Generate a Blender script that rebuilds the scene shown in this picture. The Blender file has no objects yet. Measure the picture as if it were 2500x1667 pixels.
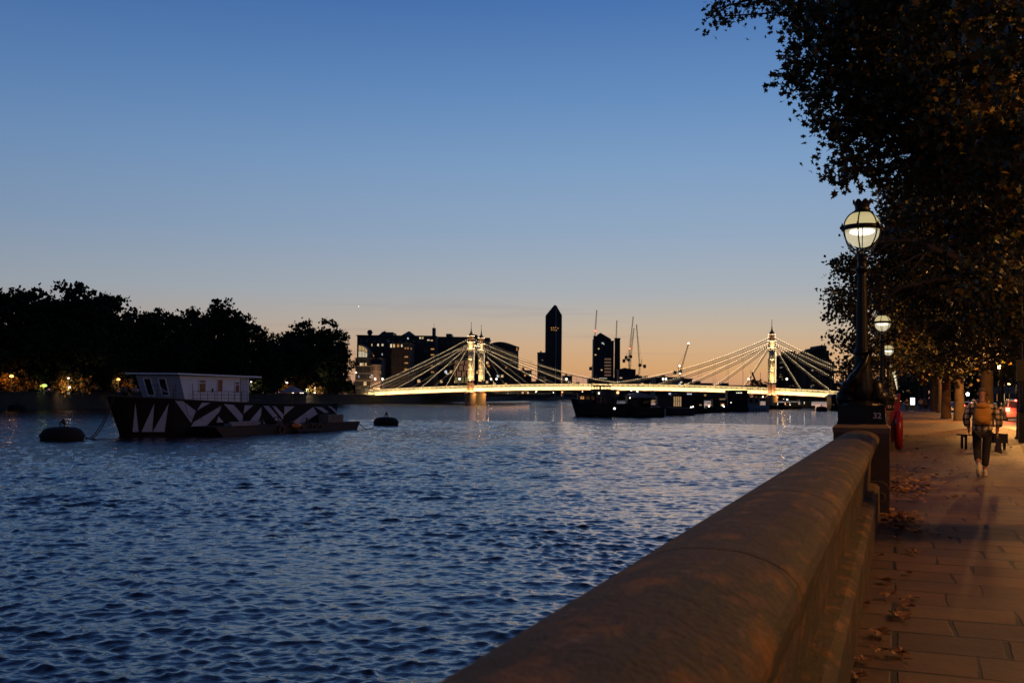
import bpy, bmesh, math, random
import numpy as np
from mathutils import Vector, Matrix
R = math.radians
random.seed(7)
rng = np.random.default_rng(11)
scene = bpy.context.scene
col = scene.collection

# ---------------------------------------------------------------- camera
F = 2430.0            # focal length in source pixels (2500 wide, 35 mm lens)
HC = 4.1              # camera height over the water
PITCH, ROLL, SHY = R(1.7), R(0.6), 59.5
cam_d = bpy.data.cameras.new('camera')
cam_d.lens = 35.0; cam_d.sensor_width = 36.0; cam_d.sensor_fit = 'HORIZONTAL'
cam_d.shift_y = SHY / 2500.0
cam_d.clip_start = 0.05; cam_d.clip_end = 20000
cam_d.dof.use_dof = True; cam_d.dof.focus_distance = 38.0; cam_d.dof.aperture_fstop = 5.0
cam = bpy.data.objects.new('camera', cam_d); col.objects.link(cam)
CM = Matrix.Rotation(R(90) + PITCH, 3, 'X') @ Matrix.Rotation(ROLL, 3, 'Z')
cam.matrix_world = Matrix.Translation((0, 0, HC)) @ CM.to_4x4()
scene.camera = cam

def ray(px, py):
    return CM @ Vector(((px - 1250) / 2430.56, (833.5 - py + SHY) / 2430.56, -1))
def AT(px, py, Y):
    d = ray(px, py); k = Y / d.y
    return Vector((d.x * k, Y, HC + d.z * k))
def GZ(px, py, z):
    d = ray(px, py); k = (z - HC) / d.z
    return Vector((d.x * k, d.y * k, z))

# ---------------------------------------------------------------- render / colour
scene.view_settings.view_transform = 'Standard'
scene.view_settings.look = 'None'
scene.view_settings.exposure = 0.0
scene.view_settings.gamma = 1.0
scene.view_settings.use_curve_mapping = False
scene.render.engine = 'CYCLES'
scene.cycles.use_denoising = True
scene.cycles.max_bounces = 5
scene.cycles.diffuse_bounces = 2
scene.cycles.glossy_bounces = 3
scene.cycles.transparent_max_bounces = 8
scene.cycles.sample_clamp_indirect = 3.0
scene.cycles.sample_clamp_direct = 30.0

def lin(c):
    return tuple((x / 255 / 12.92) if x / 255 <= .04045 else ((x / 255 + .055) / 1.055) ** 2.4 for x in c) + (1,)

# ---------------------------------------------------------------- dusk sky (world)
SUN_AZ = R(14.0)      # to the right of the view axis, below the horizon
world = bpy.data.worlds.new('World'); scene.world = world; world.use_nodes = True
nt = world.node_tree; nt.nodes.clear()
def N(t, **k):
    n = nt.nodes.new(t)
    for a, b in k.items(): setattr(n, a, b)
    return n
L = nt.links.new
tc = N('ShaderNodeTexCoord'); sep = N('ShaderNodeSeparateXYZ'); L(tc.outputs['Generated'], sep.inputs[0])
def ramp(stops):
    r = N('ShaderNodeValToRGB'); cr = r.color_ramp
    while len(cr.elements) > 1: cr.elements.remove(cr.elements[-1])
    cr.elements[0].position = stops[0][0]; cr.elements[0].color = lin(stops[0][1])
    for p, c in stops[1:]:
        e = cr.elements.new(p); e.color = lin(c)
    return r
r1 = ramp([(0, (198, 136, 108)), (.028, (214, 164, 112)), (.0485, (210, 173, 134)), (.069, (196, 178, 156)), (.101, (171, 176, 180)),
           (.158, (148, 169, 193)), (.228, (127, 160, 198)), (.287, (105, 145, 193)), (.37, (77, 120, 180)), (.55, (70, 104, 160)), (1, (20, 31, 62))])
r2 = ramp([(0, (92, 98, 124)), (.05, (104, 117, 145)), (.1, (122, 138, 156)), (.158, (103, 128, 160)), (.228, (86, 118, 160)),
           (.287, (71, 107, 158)), (.37, (52, 89, 147)), (.55, (40, 64, 118)), (1, (13, 20, 44))])
L(sep.outputs['Z'], r1.inputs[0]); L(sep.outputs['Z'], r2.inputs[0])
def M(op, a, b=None):
    n = N('ShaderNodeMath', operation=op)
    for i, x in enumerate((a, b)):
        if x is None: continue
        if isinstance(x, (int, float)): n.inputs[i].default_value = x
        else: L(x, n.inputs[i])
    return n.outputs[0]
hx = M('MULTIPLY', sep.outputs['X'], math.sin(SUN_AZ)); hy = M('MULTIPLY', sep.outputs['Y'], math.cos(SUN_AZ))
dotp = M('ADD', hx, hy)
fac = M('POWER', M('MAXIMUM', M('ADD', M('MULTIPLY', dotp, .5), .5), 0.0), 5.0)
mx = N('ShaderNodeMix', data_type='RGBA'); L(fac, mx.inputs['Factor']); L(r2.outputs[0], mx.inputs['A']); L(r1.outputs[0], mx.inputs['B'])
# thin wisps of cloud low over the horizon
mp = N('ShaderNodeMapping'); mp.inputs['Scale'].default_value = (5, 5, 95); mp.inputs['Location'].default_value = (1.3, 0.4, 3.1)
L(tc.outputs['Generated'], mp.inputs[0])
nz = N('ShaderNodeTexNoise'); nz.inputs['Scale'].default_value = 1.0; nz.inputs['Detail'].default_value = 5; L(mp.outputs[0], nz.inputs['Vector'])
wr = N('ShaderNodeMapRange'); wr.inputs['From Min'].default_value = .58; wr.inputs['From Max'].default_value = .74; L(nz.outputs[0], wr.inputs[0])
band = N('ShaderNodeMapRange'); band.inputs['From Min'].default_value = .11; band.inputs['From Max'].default_value = .05
L(sep.outputs['Z'], band.inputs[0])
cf = M('MULTIPLY', M('MULTIPLY', wr.outputs[0], band.outputs[0]), .45)
mx2 = N('ShaderNodeMix', data_type='RGBA'); L(cf, mx2.inputs['Factor']); L(mx.outputs['Result'], mx2.inputs['A']); mx2.inputs['B'].default_value = lin((142, 130, 140))
# the eastern sky behind the viewer is already darker
dk = N('ShaderNodeMapRange'); dk.inputs['From Min'].default_value = -.7; dk.inputs['From Max'].default_value = .6; dk.inputs['To Min'].default_value = .38; L(dotp, dk.inputs[0])
bg = N('ShaderNodeBackground'); L(dk.outputs[0], bg.inputs['Strength'])
L(mx2.outputs['Result'], bg.inputs[0])
wo = N('ShaderNodeOutputWorld'); L(bg.outputs[0], wo.inputs[0])

# faint warm afterglow from where the sun went down
sl = bpy.data.lights.new('afterglow_sun', 'SUN'); sl.energy = 0.05; sl.angle = R(25); sl.color = (1, .62, .38)
so = bpy.data.objects.new('afterglow_sun', sl); col.objects.link(so)
so.rotation_euler = Vector((math.sin(SUN_AZ), math.cos(SUN_AZ), math.tan(R(4)))).to_track_quat('Z', 'Y').to_euler()

# ---------------------------------------------------------------- materials
MATS = {}
def mat(name, c, rough=.7, metal=0.0, var=.25, scale=3.0, bump=0.0, bscale=None, spec=.5, coat=0, trans=0):
    if name in MATS: return MATS[name]
    m = bpy.data.materials.new(name); m.use_nodes = True; t = m.node_tree; b = t.nodes['Principled BSDF']
    b.inputs['Roughness'].default_value = rough; b.inputs['Metallic'].default_value = metal
    b.inputs['Specular IOR Level'].default_value = spec; b.inputs['Coat Weight'].default_value = coat
    tcn = t.nodes.new('ShaderNodeTexCoord'); nn = t.nodes.new('ShaderNodeTexNoise'); nn.inputs['Scale'].default_value = scale; nn.inputs['Detail'].default_value = 6
    t.links.new(tcn.outputs['Object'], nn.inputs['Vector'])
    mr = t.nodes.new('ShaderNodeMix'); mr.data_type = 'RGBA'; mr.inputs['A'].default_value = tuple(x * (1 - var) for x in c[:3]) + (1,)
    mr.inputs['B'].default_value = tuple(min(1, x * (1 + var)) for x in c[:3]) + (1,)
    t.links.new(nn.outputs[0], mr.inputs['Factor']); t.links.new(mr.outputs['Result'], b.inputs['Base Color'])
    if bump:
        n2 = t.nodes.new('ShaderNodeTexNoise'); n2.inputs['Scale'].default_value = bscale or scale * 8; n2.inputs['Detail'].default_value = 5
        t.links.new(tcn.outputs['Object'], n2.inputs['Vector'])
        bp = t.nodes.new('ShaderNodeBump'); bp.inputs['Strength'].default_value = 1; bp.inputs['Distance'].default_value = bump
        t.links.new(n2.outputs[0], bp.inputs['Height']); t.links.new(bp.outputs[0], b.inputs['Normal'])
    MATS[name] = m; return m
def emat(name, c, s, sample=False):
    if name in MATS: return MATS[name]
    m = bpy.data.materials.new(name); m.use_nodes = True; t = m.node_tree; t.nodes.clear()
    e = t.nodes.new('ShaderNodeEmission'); e.inputs[0].default_value = tuple(c) + (1,); e.inputs[1].default_value = s
    o = t.nodes.new('ShaderNodeOutputMaterial'); t.links.new(e.outputs[0], o.inputs[0])
    m.cycles.emission_sampling = 'AUTO' if sample else 'NONE'
    MATS[name] = m; return m

black_iron = mat('black_iron', (.007, .006, .005), .38, .0, .3, 6, .002, 30, spec=.28)
dark_metal = mat('dark_metal', (.03, .03, .032), .5, .3)
stone_g = mat('granite', (.17, .11, .06), .7, 0, .35, 5, .004, 60)
stone_d = mat('dark_granite', (.09, .065, .045), .6, 0, .35, 6, .003, 60)
bridge_paint = mat('bridge_cream_paint', (.62, .56, .44), .5, 0, .08, .5)
bridge_pink = mat('bridge_pink_paint', (.33, .17, .12), .5, 0, .15, .5)
cable_steel = mat('cable_steel', (.07, .045, .035), .5, .2)
bark = mat('plane_bark', (.075, .046, .026), .9, 0, .5, 2.2, .02, 9)
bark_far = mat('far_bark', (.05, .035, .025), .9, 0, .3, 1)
leaf_a = mat('leaf_olive', (.07, .068, .010), .55, 0, .35, .7)
leaf_b = mat('leaf_autumn', (.11, .066, .010), .6, 0, .35, .9)
leaf_c = mat('leaf_dark', (.025, .030, .008), .6, 0, .3, .6)
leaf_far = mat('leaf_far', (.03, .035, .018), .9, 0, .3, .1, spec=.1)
dark_wall = mat('dark_masonry', (.055, .045, .04), .85, 0, .3, .5)
glass_dark = mat('dark_glass', (.02, .025, .035), .12, 0, .1, 1, spec=.8)
win_warm = emat('warm_window', (1.0, .62, .28), .95)
win_amber = emat('amber_window', (1.0, .45, .14), .6)
win_pale = emat('pale_window', (1.0, .84, .58), 1.1)
win_cool = emat('cool_window', (.75, .85, 1.0), 1.0)
bulb_warm = emat('bulb_warm', (1.0, .72, .4), 11)
bulb_dim = emat('bulb_dim', (1.0, .7, .38), 2.2)
red_glow = emat('red_glow', (1.0, .05, .03), 22)
sodium_glow = emat('sodium_glow', (1.0, .55, .16), 40)
white_glow = emat('white_glow', (1.0, .93, .8), 30)
screen_glow = emat('screen_glow', (.92, 1.0, 1.0), 2.2)

# ---------------------------------------------------------------- mesh helpers
class MB:
    def __init__(s): s.v = []; s.f = []; s.m = []
    def add(s, vs, fs, mi=0):
        b = len(s.v); s.v += [tuple(p) for p in vs]
        for q in fs: s.f.append(tuple(b + i for i in q)); s.m.append(mi)
    def box(s, x0, x1, y0, y1, z0, z1, mi=0):
        s.add([(x, y, z) for z in (z0, z1) for y in (y0, y1) for x in (x0, x1)],
              [(0, 2, 3, 1), (4, 5, 7, 6), (0, 1, 5, 4), (2, 6, 7, 3), (0, 4, 6, 2), (1, 3, 7, 5)], mi)
    def bar(s, a, b, w, h=None, mi=0):
        a = Vector(a); b = Vector(b); d = (b - a).normalized(); h = h or w
        u = d.cross(Vector((0, 0, 1)));
        if u.length < 1e-4: u = Vector((1, 0, 0))
        u.normalize(); t = u.cross(d); u = u * w / 2; t = t * h / 2
        s.add([p + q for p in (a, b) for q in (-u - t, u - t, u + t, -u + t)],
              [(0, 3, 2, 1), (4, 5, 6, 7), (0, 1, 5, 4), (1, 2, 6, 5), (2, 3, 7, 6), (3, 0, 4, 7)], mi)
    def tube(s, pts, rad, n=8, mi=0, caps=True):
        pts = [Vector(p) for p in pts]
        if isinstance(rad, (int, float)): rad = [rad] * len(pts)
        vs = []; fs = []; pu = None
        for i, p in enumerate(pts):
            d = (pts[min(i + 1, len(pts) - 1)] - pts[max(i - 1, 0)]).normalized()
            if pu is None:
                u = d.orthogonal().normalized()
            else:
                u = (pu - d * pu.dot(d))
                u = u.normalized() if u.length > 1e-5 else d.orthogonal().normalized()
            pu = u; w = d.cross(u)
            for k in range(n):
                a = 2 * math.pi * k / n
                vs.append(p + (u * math.cos(a) + w * math.sin(a)) * rad[i])
        for i in range(len(pts) - 1):
            for k in range(n):
                fs.append((i * n + k, i * n + (k + 1) % n, (i + 1) * n + (k + 1) % n, (i + 1) * n + k))
        if caps:
            fs.append(tuple(range(n - 1, -1, -1))); fs.append(tuple((len(pts) - 1) * n + k for k in range(n)))
        s.add(vs, fs, mi)
    def lathe(s, prof, n=20, c=(0, 0, 0), mi=0, flute=0, fl=0):
        vs = []; fs = []
        for r, z in prof:
            for k in range(n):
                a = 2 * math.pi * k / n
                rr = r * (1 - (flute if (fl and k % 2) else 0))
                vs.append((c[0] + rr * math.cos(a), c[1] + rr * math.sin(a), c[2] + z))
        for i in range(len(prof) - 1):
            for k in range(n):
                fs.append((i * n + k, i * n + (k + 1) % n, (i + 1) * n + (k + 1) % n, (i + 1) * n + k))
        fs.append(tuple(range(n - 1, -1, -1))); fs.append(tuple((len(prof) - 1) * n + k for k in range(n)))
        s.add(vs, fs, mi)
    def sphere(s, c, r, nu=16, nv=10, mi=0, v0=0.0, v1=1.0):
        if isinstance(r, (int, float)): r = (r, r, r)
        vs = []; fs = []
        for j in range(nv + 1):
            t = math.pi * (v0 + (v1 - v0) * j / nv)
            for k in range(nu):
                a = 2 * math.pi * k / nu
                vs.append((c[0] + r[0] * math.sin(t) * math.cos(a), c[1] + r[1] * math.sin(t) * math.sin(a), c[2] + r[2] * math.cos(t)))
        for j in range(nv):
            for k in range(nu):
                fs.append((j * nu + k, (j + 1) * nu + k, (j + 1) * nu + (k + 1) % nu, j * nu + (k + 1) % nu))
        s.add(vs, fs, mi)
    def prism(s, poly, z0, z1, mi=0):
        n = len(poly)
        s.add([(x, y, z0) for x, y in poly] + [(x, y, z1) for x, y in poly],
              [tuple(range(n - 1, -1, -1)), tuple(range(n, 2 * n))] + [(i, (i + 1) % n, n + (i + 1) % n, n + i) for i in range(n)], mi)
    def prismy(s, poly, y0, y1, mi=0):
        n = len(poly)
        s.add([(x, y0, z) for x, z in poly] + [(x, y1, z) for x, z in poly],
              [tuple(range(n)), tuple(range(2 * n - 1, n - 1, -1))] + [(i, n + i, n + (i + 1) % n, (i + 1) % n) for i in range(n)], mi)
    def build(s, name, mats, parent=None, smooth=False, loc=None, rotz=None):
        me = bpy.data.meshes.new(name); me.from_pydata(s.v, [], s.f)
        if not isinstance(mats, (list, tuple)): mats = [mats]
        for m in mats: me.materials.append(m)
        if len(mats) > 1: me.polygons.foreach_set('material_index', s.m)
        if smooth: me.polygons.foreach_set('use_smooth', [True] * len(s.f))
        me.update()
        return link(name, me, parent, loc, rotz)

def fixn(o):
    bm = bmesh.new(); bm.from_mesh(o.data); bmesh.ops.recalc_face_normals(bm, faces=bm.faces); bm.to_mesh(o.data); bm.free(); return o
def link(name, data, parent=None, loc=None, rotz=None):
    o = bpy.data.objects.new(name, data); col.objects.link(o)
    if parent is not None: o.parent = parent
    if loc is not None: o.location = loc
    if rotz is not None: o.rotation_euler[2] = rotz
    return o
def tag(o, label, cat, group=None):
    o['label'] = label; o['category'] = cat
    if group: o['group'] = group
    return o
def thing(name, label, cat, loc=(0, 0, 0), rotz=0, group=None):
    o = bpy.data.objects.new(name, None); col.objects.link(o); o.location = loc; o.rotation_euler = (0, 0, rotz)
    o.empty_display_size = .2
    return tag(o, label, cat, group)
def struct(o): o['kind'] = 'structure'; return o
def kids(o): return [c for c in bpy.data.objects if c.parent is o]
def copy_thing(root, loc, rotz=None, label=None, scale=None):
    def cp(o, par):
        c = o.copy(); col.objects.link(c)
        if par is not None: c.parent = par
        for k in CH.get(o.name, []): cp(k, c)
        return c
    def fill(o):
        CH[o.name] = [c for c in o.children]
        for c in o.children: fill(c)
    CH = {}; fill(root)
    r = cp(root, None); r.location = loc
    if rotz is not None: r.rotation_euler = (0, 0, rotz)
    if scale is not None: r.scale = (scale,) * 3 if isinstance(scale, (int, float)) else scale
    if label: r['label'] = label
    return r
def arr_mesh(name, verts, nper, mats, midx, smooth=False):
    """verts: (N*nper,3); every nper vertices make one face"""
    n = len(verts) // nper
    me = bpy.data.meshes.new(name); me.vertices.add(len(verts)); me.vertices.foreach_set('co', np.asarray(verts, np.float32).ravel())
    me.loops.add(n * nper); me.loops.foreach_set('vertex_index', np.arange(n * nper, dtype=np.int32))
    me.polygons.add(n); me.polygons.foreach_set('loop_start', np.arange(0, n * nper, nper, dtype=np.int32))
    me.polygons.foreach_set('loop_total', np.full(n, nper, np.int32))
    for m in mats: me.materials.append(m)
    me.polygons.foreach_set('material_index', np.asarray(midx, np.int32))
    me.update(calc_edges=True); return me
def grid_mesh(name, P, mats, smooth=True):
    """P: (rows, cols, 3)"""
    a, b = P.shape[:2]
    me = bpy.data.meshes.new(name); me.vertices.add(a * b); me.vertices.foreach_set('co', P.astype(np.float32).ravel())
    idx = np.arange(a * b).reshape(a, b)
    q = np.stack([idx[:-1, :-1], idx[:-1, 1:], idx[1:, 1:], idx[1:, :-1]], -1).reshape(-1, 4).astype(np.int32)
    me.loops.add(q.size); me.loops.foreach_set('vertex_index', q.ravel())
    me.polygons.add(len(q)); me.polygons.foreach_set('loop_start', np.arange(0, q.size, 4, dtype=np.int32)); me.polygons.foreach_set('loop_total', np.full(len(q), 4, np.int32))
    me.polygons.foreach_set('use_smooth', np.full(len(q), smooth))
    for m in mats: me.materials.append(m)
    me.update(calc_edges=True); return me
def light(kind, name, loc, energy, color, size=.2, size_y=None, target=None, parent=None, spot=None, blend=.5):
    l = bpy.data.lights.new(name, kind); l.energy = energy; l.color = color
    if kind == 'AREA':
        l.shape = 'RECTANGLE' if size_y else 'SQUARE'; l.size = size
        if size_y: l.size_y = size_y
    else: l.shadow_soft_size = size
    if kind == 'SPOT': l.spot_size = spot or R(90); l.spot_blend = blend
    o = bpy.data.objects.new(name, l); col.objects.link(o); o.location = loc
    if target is not None: o.rotation_euler = (Vector(target) - Vector(loc)).to_track_quat('-Z', 'Y').to_euler()
    if parent is not None: o.parent = parent
    return o

# ---------------------------------------------------------------- embankment frame: s along the river wall, t to its right
TH = math.atan2(ray(2195, 974.6).x, ray(2195, 974.6).y)
ST, CT = math.sin(TH), math.cos(TH)
PZ = 2.54             # pavement height
def E(s, t, z=PZ): return Vector((s * ST + t * CT, s * CT - t * ST, z))
EROT = -TH            # local +y runs along the embankment, +x points to the road
EF = thing            # alias
EOBJ = Matrix.Rotation(-TH, 4, 'Z')
def est(o): o.rotation_euler = (0, 0, -TH); return o
# ================================================================ WATER
def water():
    th0, th1, n_th = R(-56), R(30), 1250
    a0 = 5.0; rows = [a0]
    while rows[-1] < 1500: rows.append(rows[-1] + .02 + (.0022 if rows[-1] < 160 else .006) * rows[-1])
    rr = np.array(rows); th = np.linspace(th0, th1, n_th)
    Rg, Tg = np.meshgrid(rr, th, indexing='ij')
    X = Rg * np.sin(Tg); Y = Rg * np.cos(Tg); Z = np.zeros_like(X); DX = np.zeros_like(X); DY = np.zeros_like(X)
    sp = np.maximum(.02 + np.where(rr < 160, .0022, .006) * rr, rr * (th1 - th0) / n_th)
    g = np.random.default_rng(5)
    gust = .88 + .18 * np.sin(X * .043 - Y * .071 + 1.1 * np.sin(X * .09)) + .14 * np.sin(X * .23 + Y * .52 + 1.5 * np.sin(Y * .13 - X * .05)) + .16 * np.sin(X * .11 + .7 * np.sin(Y * .045)) * np.sin(Y * .06 + 1.3) + .08 * np.sin(X * .31 + Y * .17 + 2)
    for i in range(210):
        lam = .085 * (2.3 / .085) ** g.random()
        ang = R(80) + g.normal(0, R(30 if lam > .5 else 42))
        k = 2 * math.pi / lam
        slope = .051 * min(1, (.27 / lam) ** .72)
        A = slope / k
        w = np.clip((lam / sp - 2.1) / 1.6, 0, 1)
        m = int(np.searchsorted(-w, -1e-6)) if w[-1] <= 0 else len(rr)
        if m == 0: continue
        ph = g.random() * 6.283
        q = k * (X[:m] * math.cos(ang) + Y[:m] * math.sin(ang)) + ph
        W = (A * w[:m])[:, None] * gust[:m]
        Z[:m] += W * np.sin(q)
        c = W * np.cos(q) * 1.0
        DX[:m] += c * math.cos(ang); DY[:m] += c * math.sin(ang)
    P = np.stack([X + DX, Y + DY, Z], -1)
    m = bpy.data.materials.new('river_water'); m.use_nodes = True; t = m.node_tree; b = t.nodes['Principled BSDF']
    b.inputs['Base Color'].default_value = (.004, .007, .013, 1); b.inputs['IOR'].default_value = 1.95; b.inputs['Roughness'].default_value = .03
    geo = t.nodes.new('ShaderNodeNewGeometry')
    def noise(sc, det, vec_scale):
        mp = t.nodes.new('ShaderNodeMapping'); mp.inputs['Scale'].default_value = vec_scale; mp.inputs['Rotation'].default_value = (0, 0, R(-8))
        t.links.new(geo.outputs['Position'], mp.inputs[0])
        n = t.nodes.new('ShaderNodeTexNoise'); n.inputs['Scale'].default_value = sc; n.inputs['Detail'].default_value = det; n.inputs['Roughness'].default_value = .55
        t.links.new(mp.outputs[0], n.inputs['Vector']); return n
    n1 = noise(5.5, 3, (.6, 1.25, 1)); n2 = noise(1.1, 6, (.55, 1.5, 1))
    b1 = t.nodes.new('ShaderNodeBump'); b1.inputs['Strength'].default_value = 1; b1.inputs['Distance'].default_value = .022
    b2 = t.nodes.new('ShaderNodeBump'); b2.inputs['Strength'].default_value = 1
    t.links.new(n1.outputs[0], b1.inputs['Height']); t.links.new(n2.outputs[0], b2.inputs['Height'])
    # coarse waves only take over where the mesh no longer carries them (far water)
    ln = t.nodes.new('ShaderNodeVectorMath'); ln.operation = 'LENGTH'; t.links.new(geo.outputs['Position'], ln.inputs[0])
    mr = t.nodes.new('ShaderNodeMapRange'); mr.inputs['From Min'].default_value = 18; mr.inputs['From Max'].default_value = 75
    mr.inputs['To Min'].default_value = 0.0; mr.inputs['To Max'].default_value = .2
    t.links.new(ln.outputs['Value'], mr.inputs[0]); t.links.new(mr.outputs[0], b2.inputs['Distance'])
    t.links.new(b1.outputs[0], b2.inputs['Normal']); t.links.new(b2.outputs[0], b.inputs['Normal'])
    struct(link('river_water', grid_mesh('river_water', P, [m])))
water()

# ================================================================ GROUND OF BOTH BANKS
def sheet(name, pts, m, kind=True):
    b = MB(); b.add(pts, [tuple(range(len(pts)))]); o = b.build(name, m); fixn(o)
    if kind: struct(o)
    return o
paving = bpy.data.materials.new('stone_paving'); paving.use_nodes = True
def paving_nodes():
    t = paving.node_tree; b = t.nodes['Principled BSDF']; tcn = t.nodes.new('ShaderNodeTexCoord')
    dn = t.nodes.new('ShaderNodeTexNoise'); dn.inputs['Scale'].default_value = 1.3; t.links.new(tcn.outputs['Object'], dn.inputs['Vector'])
    ms = t.nodes.new('ShaderNodeVectorMath'); ms.operation = 'MULTIPLY_ADD'; ms.inputs[1].default_value = (.08, .08, 0)
    t.links.new(dn.outputs['Color'], ms.inputs[0]); jn = t.nodes.new('ShaderNodeTexNoise'); jn.inputs['Scale'].default_value = 1.1; jn.inputs['Detail'].default_value = 3; t.links.new(tcn.outputs['Object'], jn.inputs['Vector']); t.links.new(tcn.outputs['Object'], ms.inputs[2])
    bk = t.nodes.new('ShaderNodeTexBrick'); bk.inputs['Scale'].default_value = 1; bk.inputs['Brick Width'].default_value = .66; bk.inputs['Row Height'].default_value = .52
    bk.inputs['Mortar Size'].default_value = .02; bk.inputs['Mortar Smooth'].default_value = .3; bk.offset = .43; bk.squash = 1.25; bk.squash_frequency = 3
    bk.inputs['Color1'].default_value = (.18, .098, .042, 1); bk.inputs['Color2'].default_value = (.095, .054, .026, 1); bk.inputs['Mortar'].default_value = (.010, .008, .006, 1)
    t.links.new(ms.outputs[0], bk.inputs['Vector'])
    jr = t.nodes.new('ShaderNodeMapRange'); jr.inputs['From Min'].default_value = .38; jr.inputs['From Max'].default_value = .62; jr.inputs['To Min'].default_value = .004; jr.inputs['To Max'].default_value = .026; t.links.new(jn.outputs[0], jr.inputs[0]); t.links.new(jr.outputs[0], bk.inputs['Mortar Size'])
    n = t.nodes.new('ShaderNodeTexNoise'); n.inputs['Scale'].default_value = 2.2; n.inputs['Detail'].default_value = 8; n.inputs['Roughness'].default_value = .65; t.links.new(tcn.outputs['Object'], n.inputs['Vector'])
    mm = t.nodes.new('ShaderNodeMix'); mm.data_type = 'RGBA'; mm.blend_type = 'MULTIPLY'; mm.inputs['Factor'].default_value = .8
    mr = t.nodes.new('ShaderNodeMapRange'); mr.inputs['From Min'].default_value = .3; mr.inputs['From Max'].default_value = .75; mr.inputs['To Min'].default_value = .45; mr.inputs['To Max'].default_value = 1.25
    t.links.new(n.outputs[0], mr.inputs[0]); t.links.new(bk.outputs['Color'], mm.inputs['A']); t.links.new(mr.outputs[0], mm.inputs['B']); t.links.new(mm.outputs['Result'], b.inputs['Base Color'])
    rr = t.nodes.new('ShaderNodeMapRange'); b.inputs['Specular IOR Level'].default_value = .3; rr.inputs['To Min'].default_value = .5; rr.inputs['To Max'].default_value = .8; t.links.new(n.outputs[0], rr.inputs[0]); t.links.new(rr.outputs[0], b.inputs['Roughness'])
    f = t.nodes.new('ShaderNodeTexNoise'); f.inputs['Scale'].default_value = 22; f.inputs['Detail'].default_value = 5; t.links.new(tcn.outputs['Object'], f.inputs['Vector'])
    ad = t.nodes.new('ShaderNodeMath'); ad.operation = 'MULTIPLY_ADD'; ad.inputs[1].default_value = .35; t.links.new(f.outputs[0], ad.inputs[0])
    inv = t.nodes.new('ShaderNodeMath'); inv.operation = 'SUBTRACT'; inv.inputs[0].default_value = 1; t.links.new(bk.outputs['Fac'], inv.inputs[1]); t.links.new(inv.outputs[0], ad.inputs[2])
    ad2 = t.nodes.new('ShaderNodeMath'); ad2.operation = 'MULTIPLY_ADD'; ad2.inputs[1].default_value = .9
    t.links.new(n.outputs[0], ad2.inputs[0]); t.links.new(ad.outputs[0], ad2.inputs[2])
    bp = t.nodes.new('ShaderNodeBump'); bp.inputs['Distance'].default_value = .012; t.links.new(ad2.outputs[0], bp.inputs['Height']); t.links.new(bp.outputs[0], b.inputs['Normal'])
paving_nodes()
asphalt = mat('asphalt', (.05, .047, .045), .55, 0, .3, 2, .006, 40)
kerb_m = mat('kerb_stone', (.2, .16, .12), .7, 0, .2, 2, .003, 40)
earth = mat('dark_earth', (.035, .035, .025), .95, 0, .4, .2)
line_paint = mat('road_paint', (.6, .6, .55), .6, 0, .1, 4)
# pavement: local frame with y along the river wall
b = MB(); b.add([(-.3, -6, PZ), (5.6, -6, PZ), (5.6, 420, PZ), (-.3, 420, PZ)], [(0, 1, 2, 3)]); struct(est(b.build('pavement', paving)))
b = MB(); b.box(5.6, 5.76, -6, 420, PZ - .3, PZ + .004); struct(est(b.build('kerb', kerb_m)))
b = MB(); b.add([(5.7, -6, PZ - .12), (17, -6, PZ - .12), (17, 430, PZ - .12), (5.7, 430, PZ - .12)], [(0, 1, 2, 3)]); struct(est(b.build('road', asphalt)))
b = MB()
for k in range(0, 60): b.box(11.2, 11.32, k * 6, k * 6 + 3, PZ - .119, PZ - .114)
b.box(6.0, 6.1, -4, 420, PZ - .119, PZ - .114)
struct(est(b.build('road_markings', line_paint)))
b = MB(); b.add([(17, -20, PZ), (420, -20, PZ), (420, 1500, PZ), (17, 1500, PZ)], [(0, 1, 2, 3)]); b.add([(-.3, 420, PZ-.02), (17, 420, PZ-.02), (17, 1500, PZ-.02), (-.3, 1500, PZ-.02)], [(0, 1, 2, 3)]); struct(est(b.build('far_side_ground', earth)))

# left bank line
LB = [Vector((-190, 20, 0)), GZ(-40, 1002, 0), GZ(450, 993, 0), GZ(880, 985.5, 0), Vector((-50, 470, 0)), Vector((10, 830, 0)), Vector((120, 1250, 0)), Vector((900, 1700, 0))]
g = [(p.x, p.y, 3.3) for p in LB]
sheet('left_bank_ground', g + [(900, 6000, 3.3), (-3000, 6000, 3.3), (-3000, 20, 3.3)], earth)
b = MB()
for i in range(len(LB) - 1):
    a, c = LB[i], LB[i + 1]; d = (c - a).normalized(); nrm = Vector((d.y, -d.x, 0)) * .4
    b.add([(p + q + Vector((0, 0, z))) for z in (-1, 3.6) for p, q in ((a, nrm), (c, nrm), (c, -nrm), (a, -nrm))],
          [(0, 1, 5, 4), (1, 2, 6, 5), (2, 3, 7, 6), (3, 0, 4, 7), (4, 5, 6, 7)])
    for z in (3.6,):
        nr2 = nrm * 1.5
        b.add([(p + q + Vector((0, 0, zz))) for zz in (z, z + .25) for p, q in ((a, nr2), (c, nr2), (c, -nr2), (a, -nr2))],
              [(0, 1, 5, 4), (1, 2, 6, 5), (2, 3, 7, 6), (3, 0, 4, 7), (4, 5, 6, 7), (3, 2, 1, 0)])
river_wall_m = mat('river_wall_stone', (.03, .026, .02), .9, 0, .5, .25)
tag(fixn(b.build('embankment_wall', river_wall_m)), 'long dark stone embankment wall holding the far bank under the park trees', 'wall')

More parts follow.
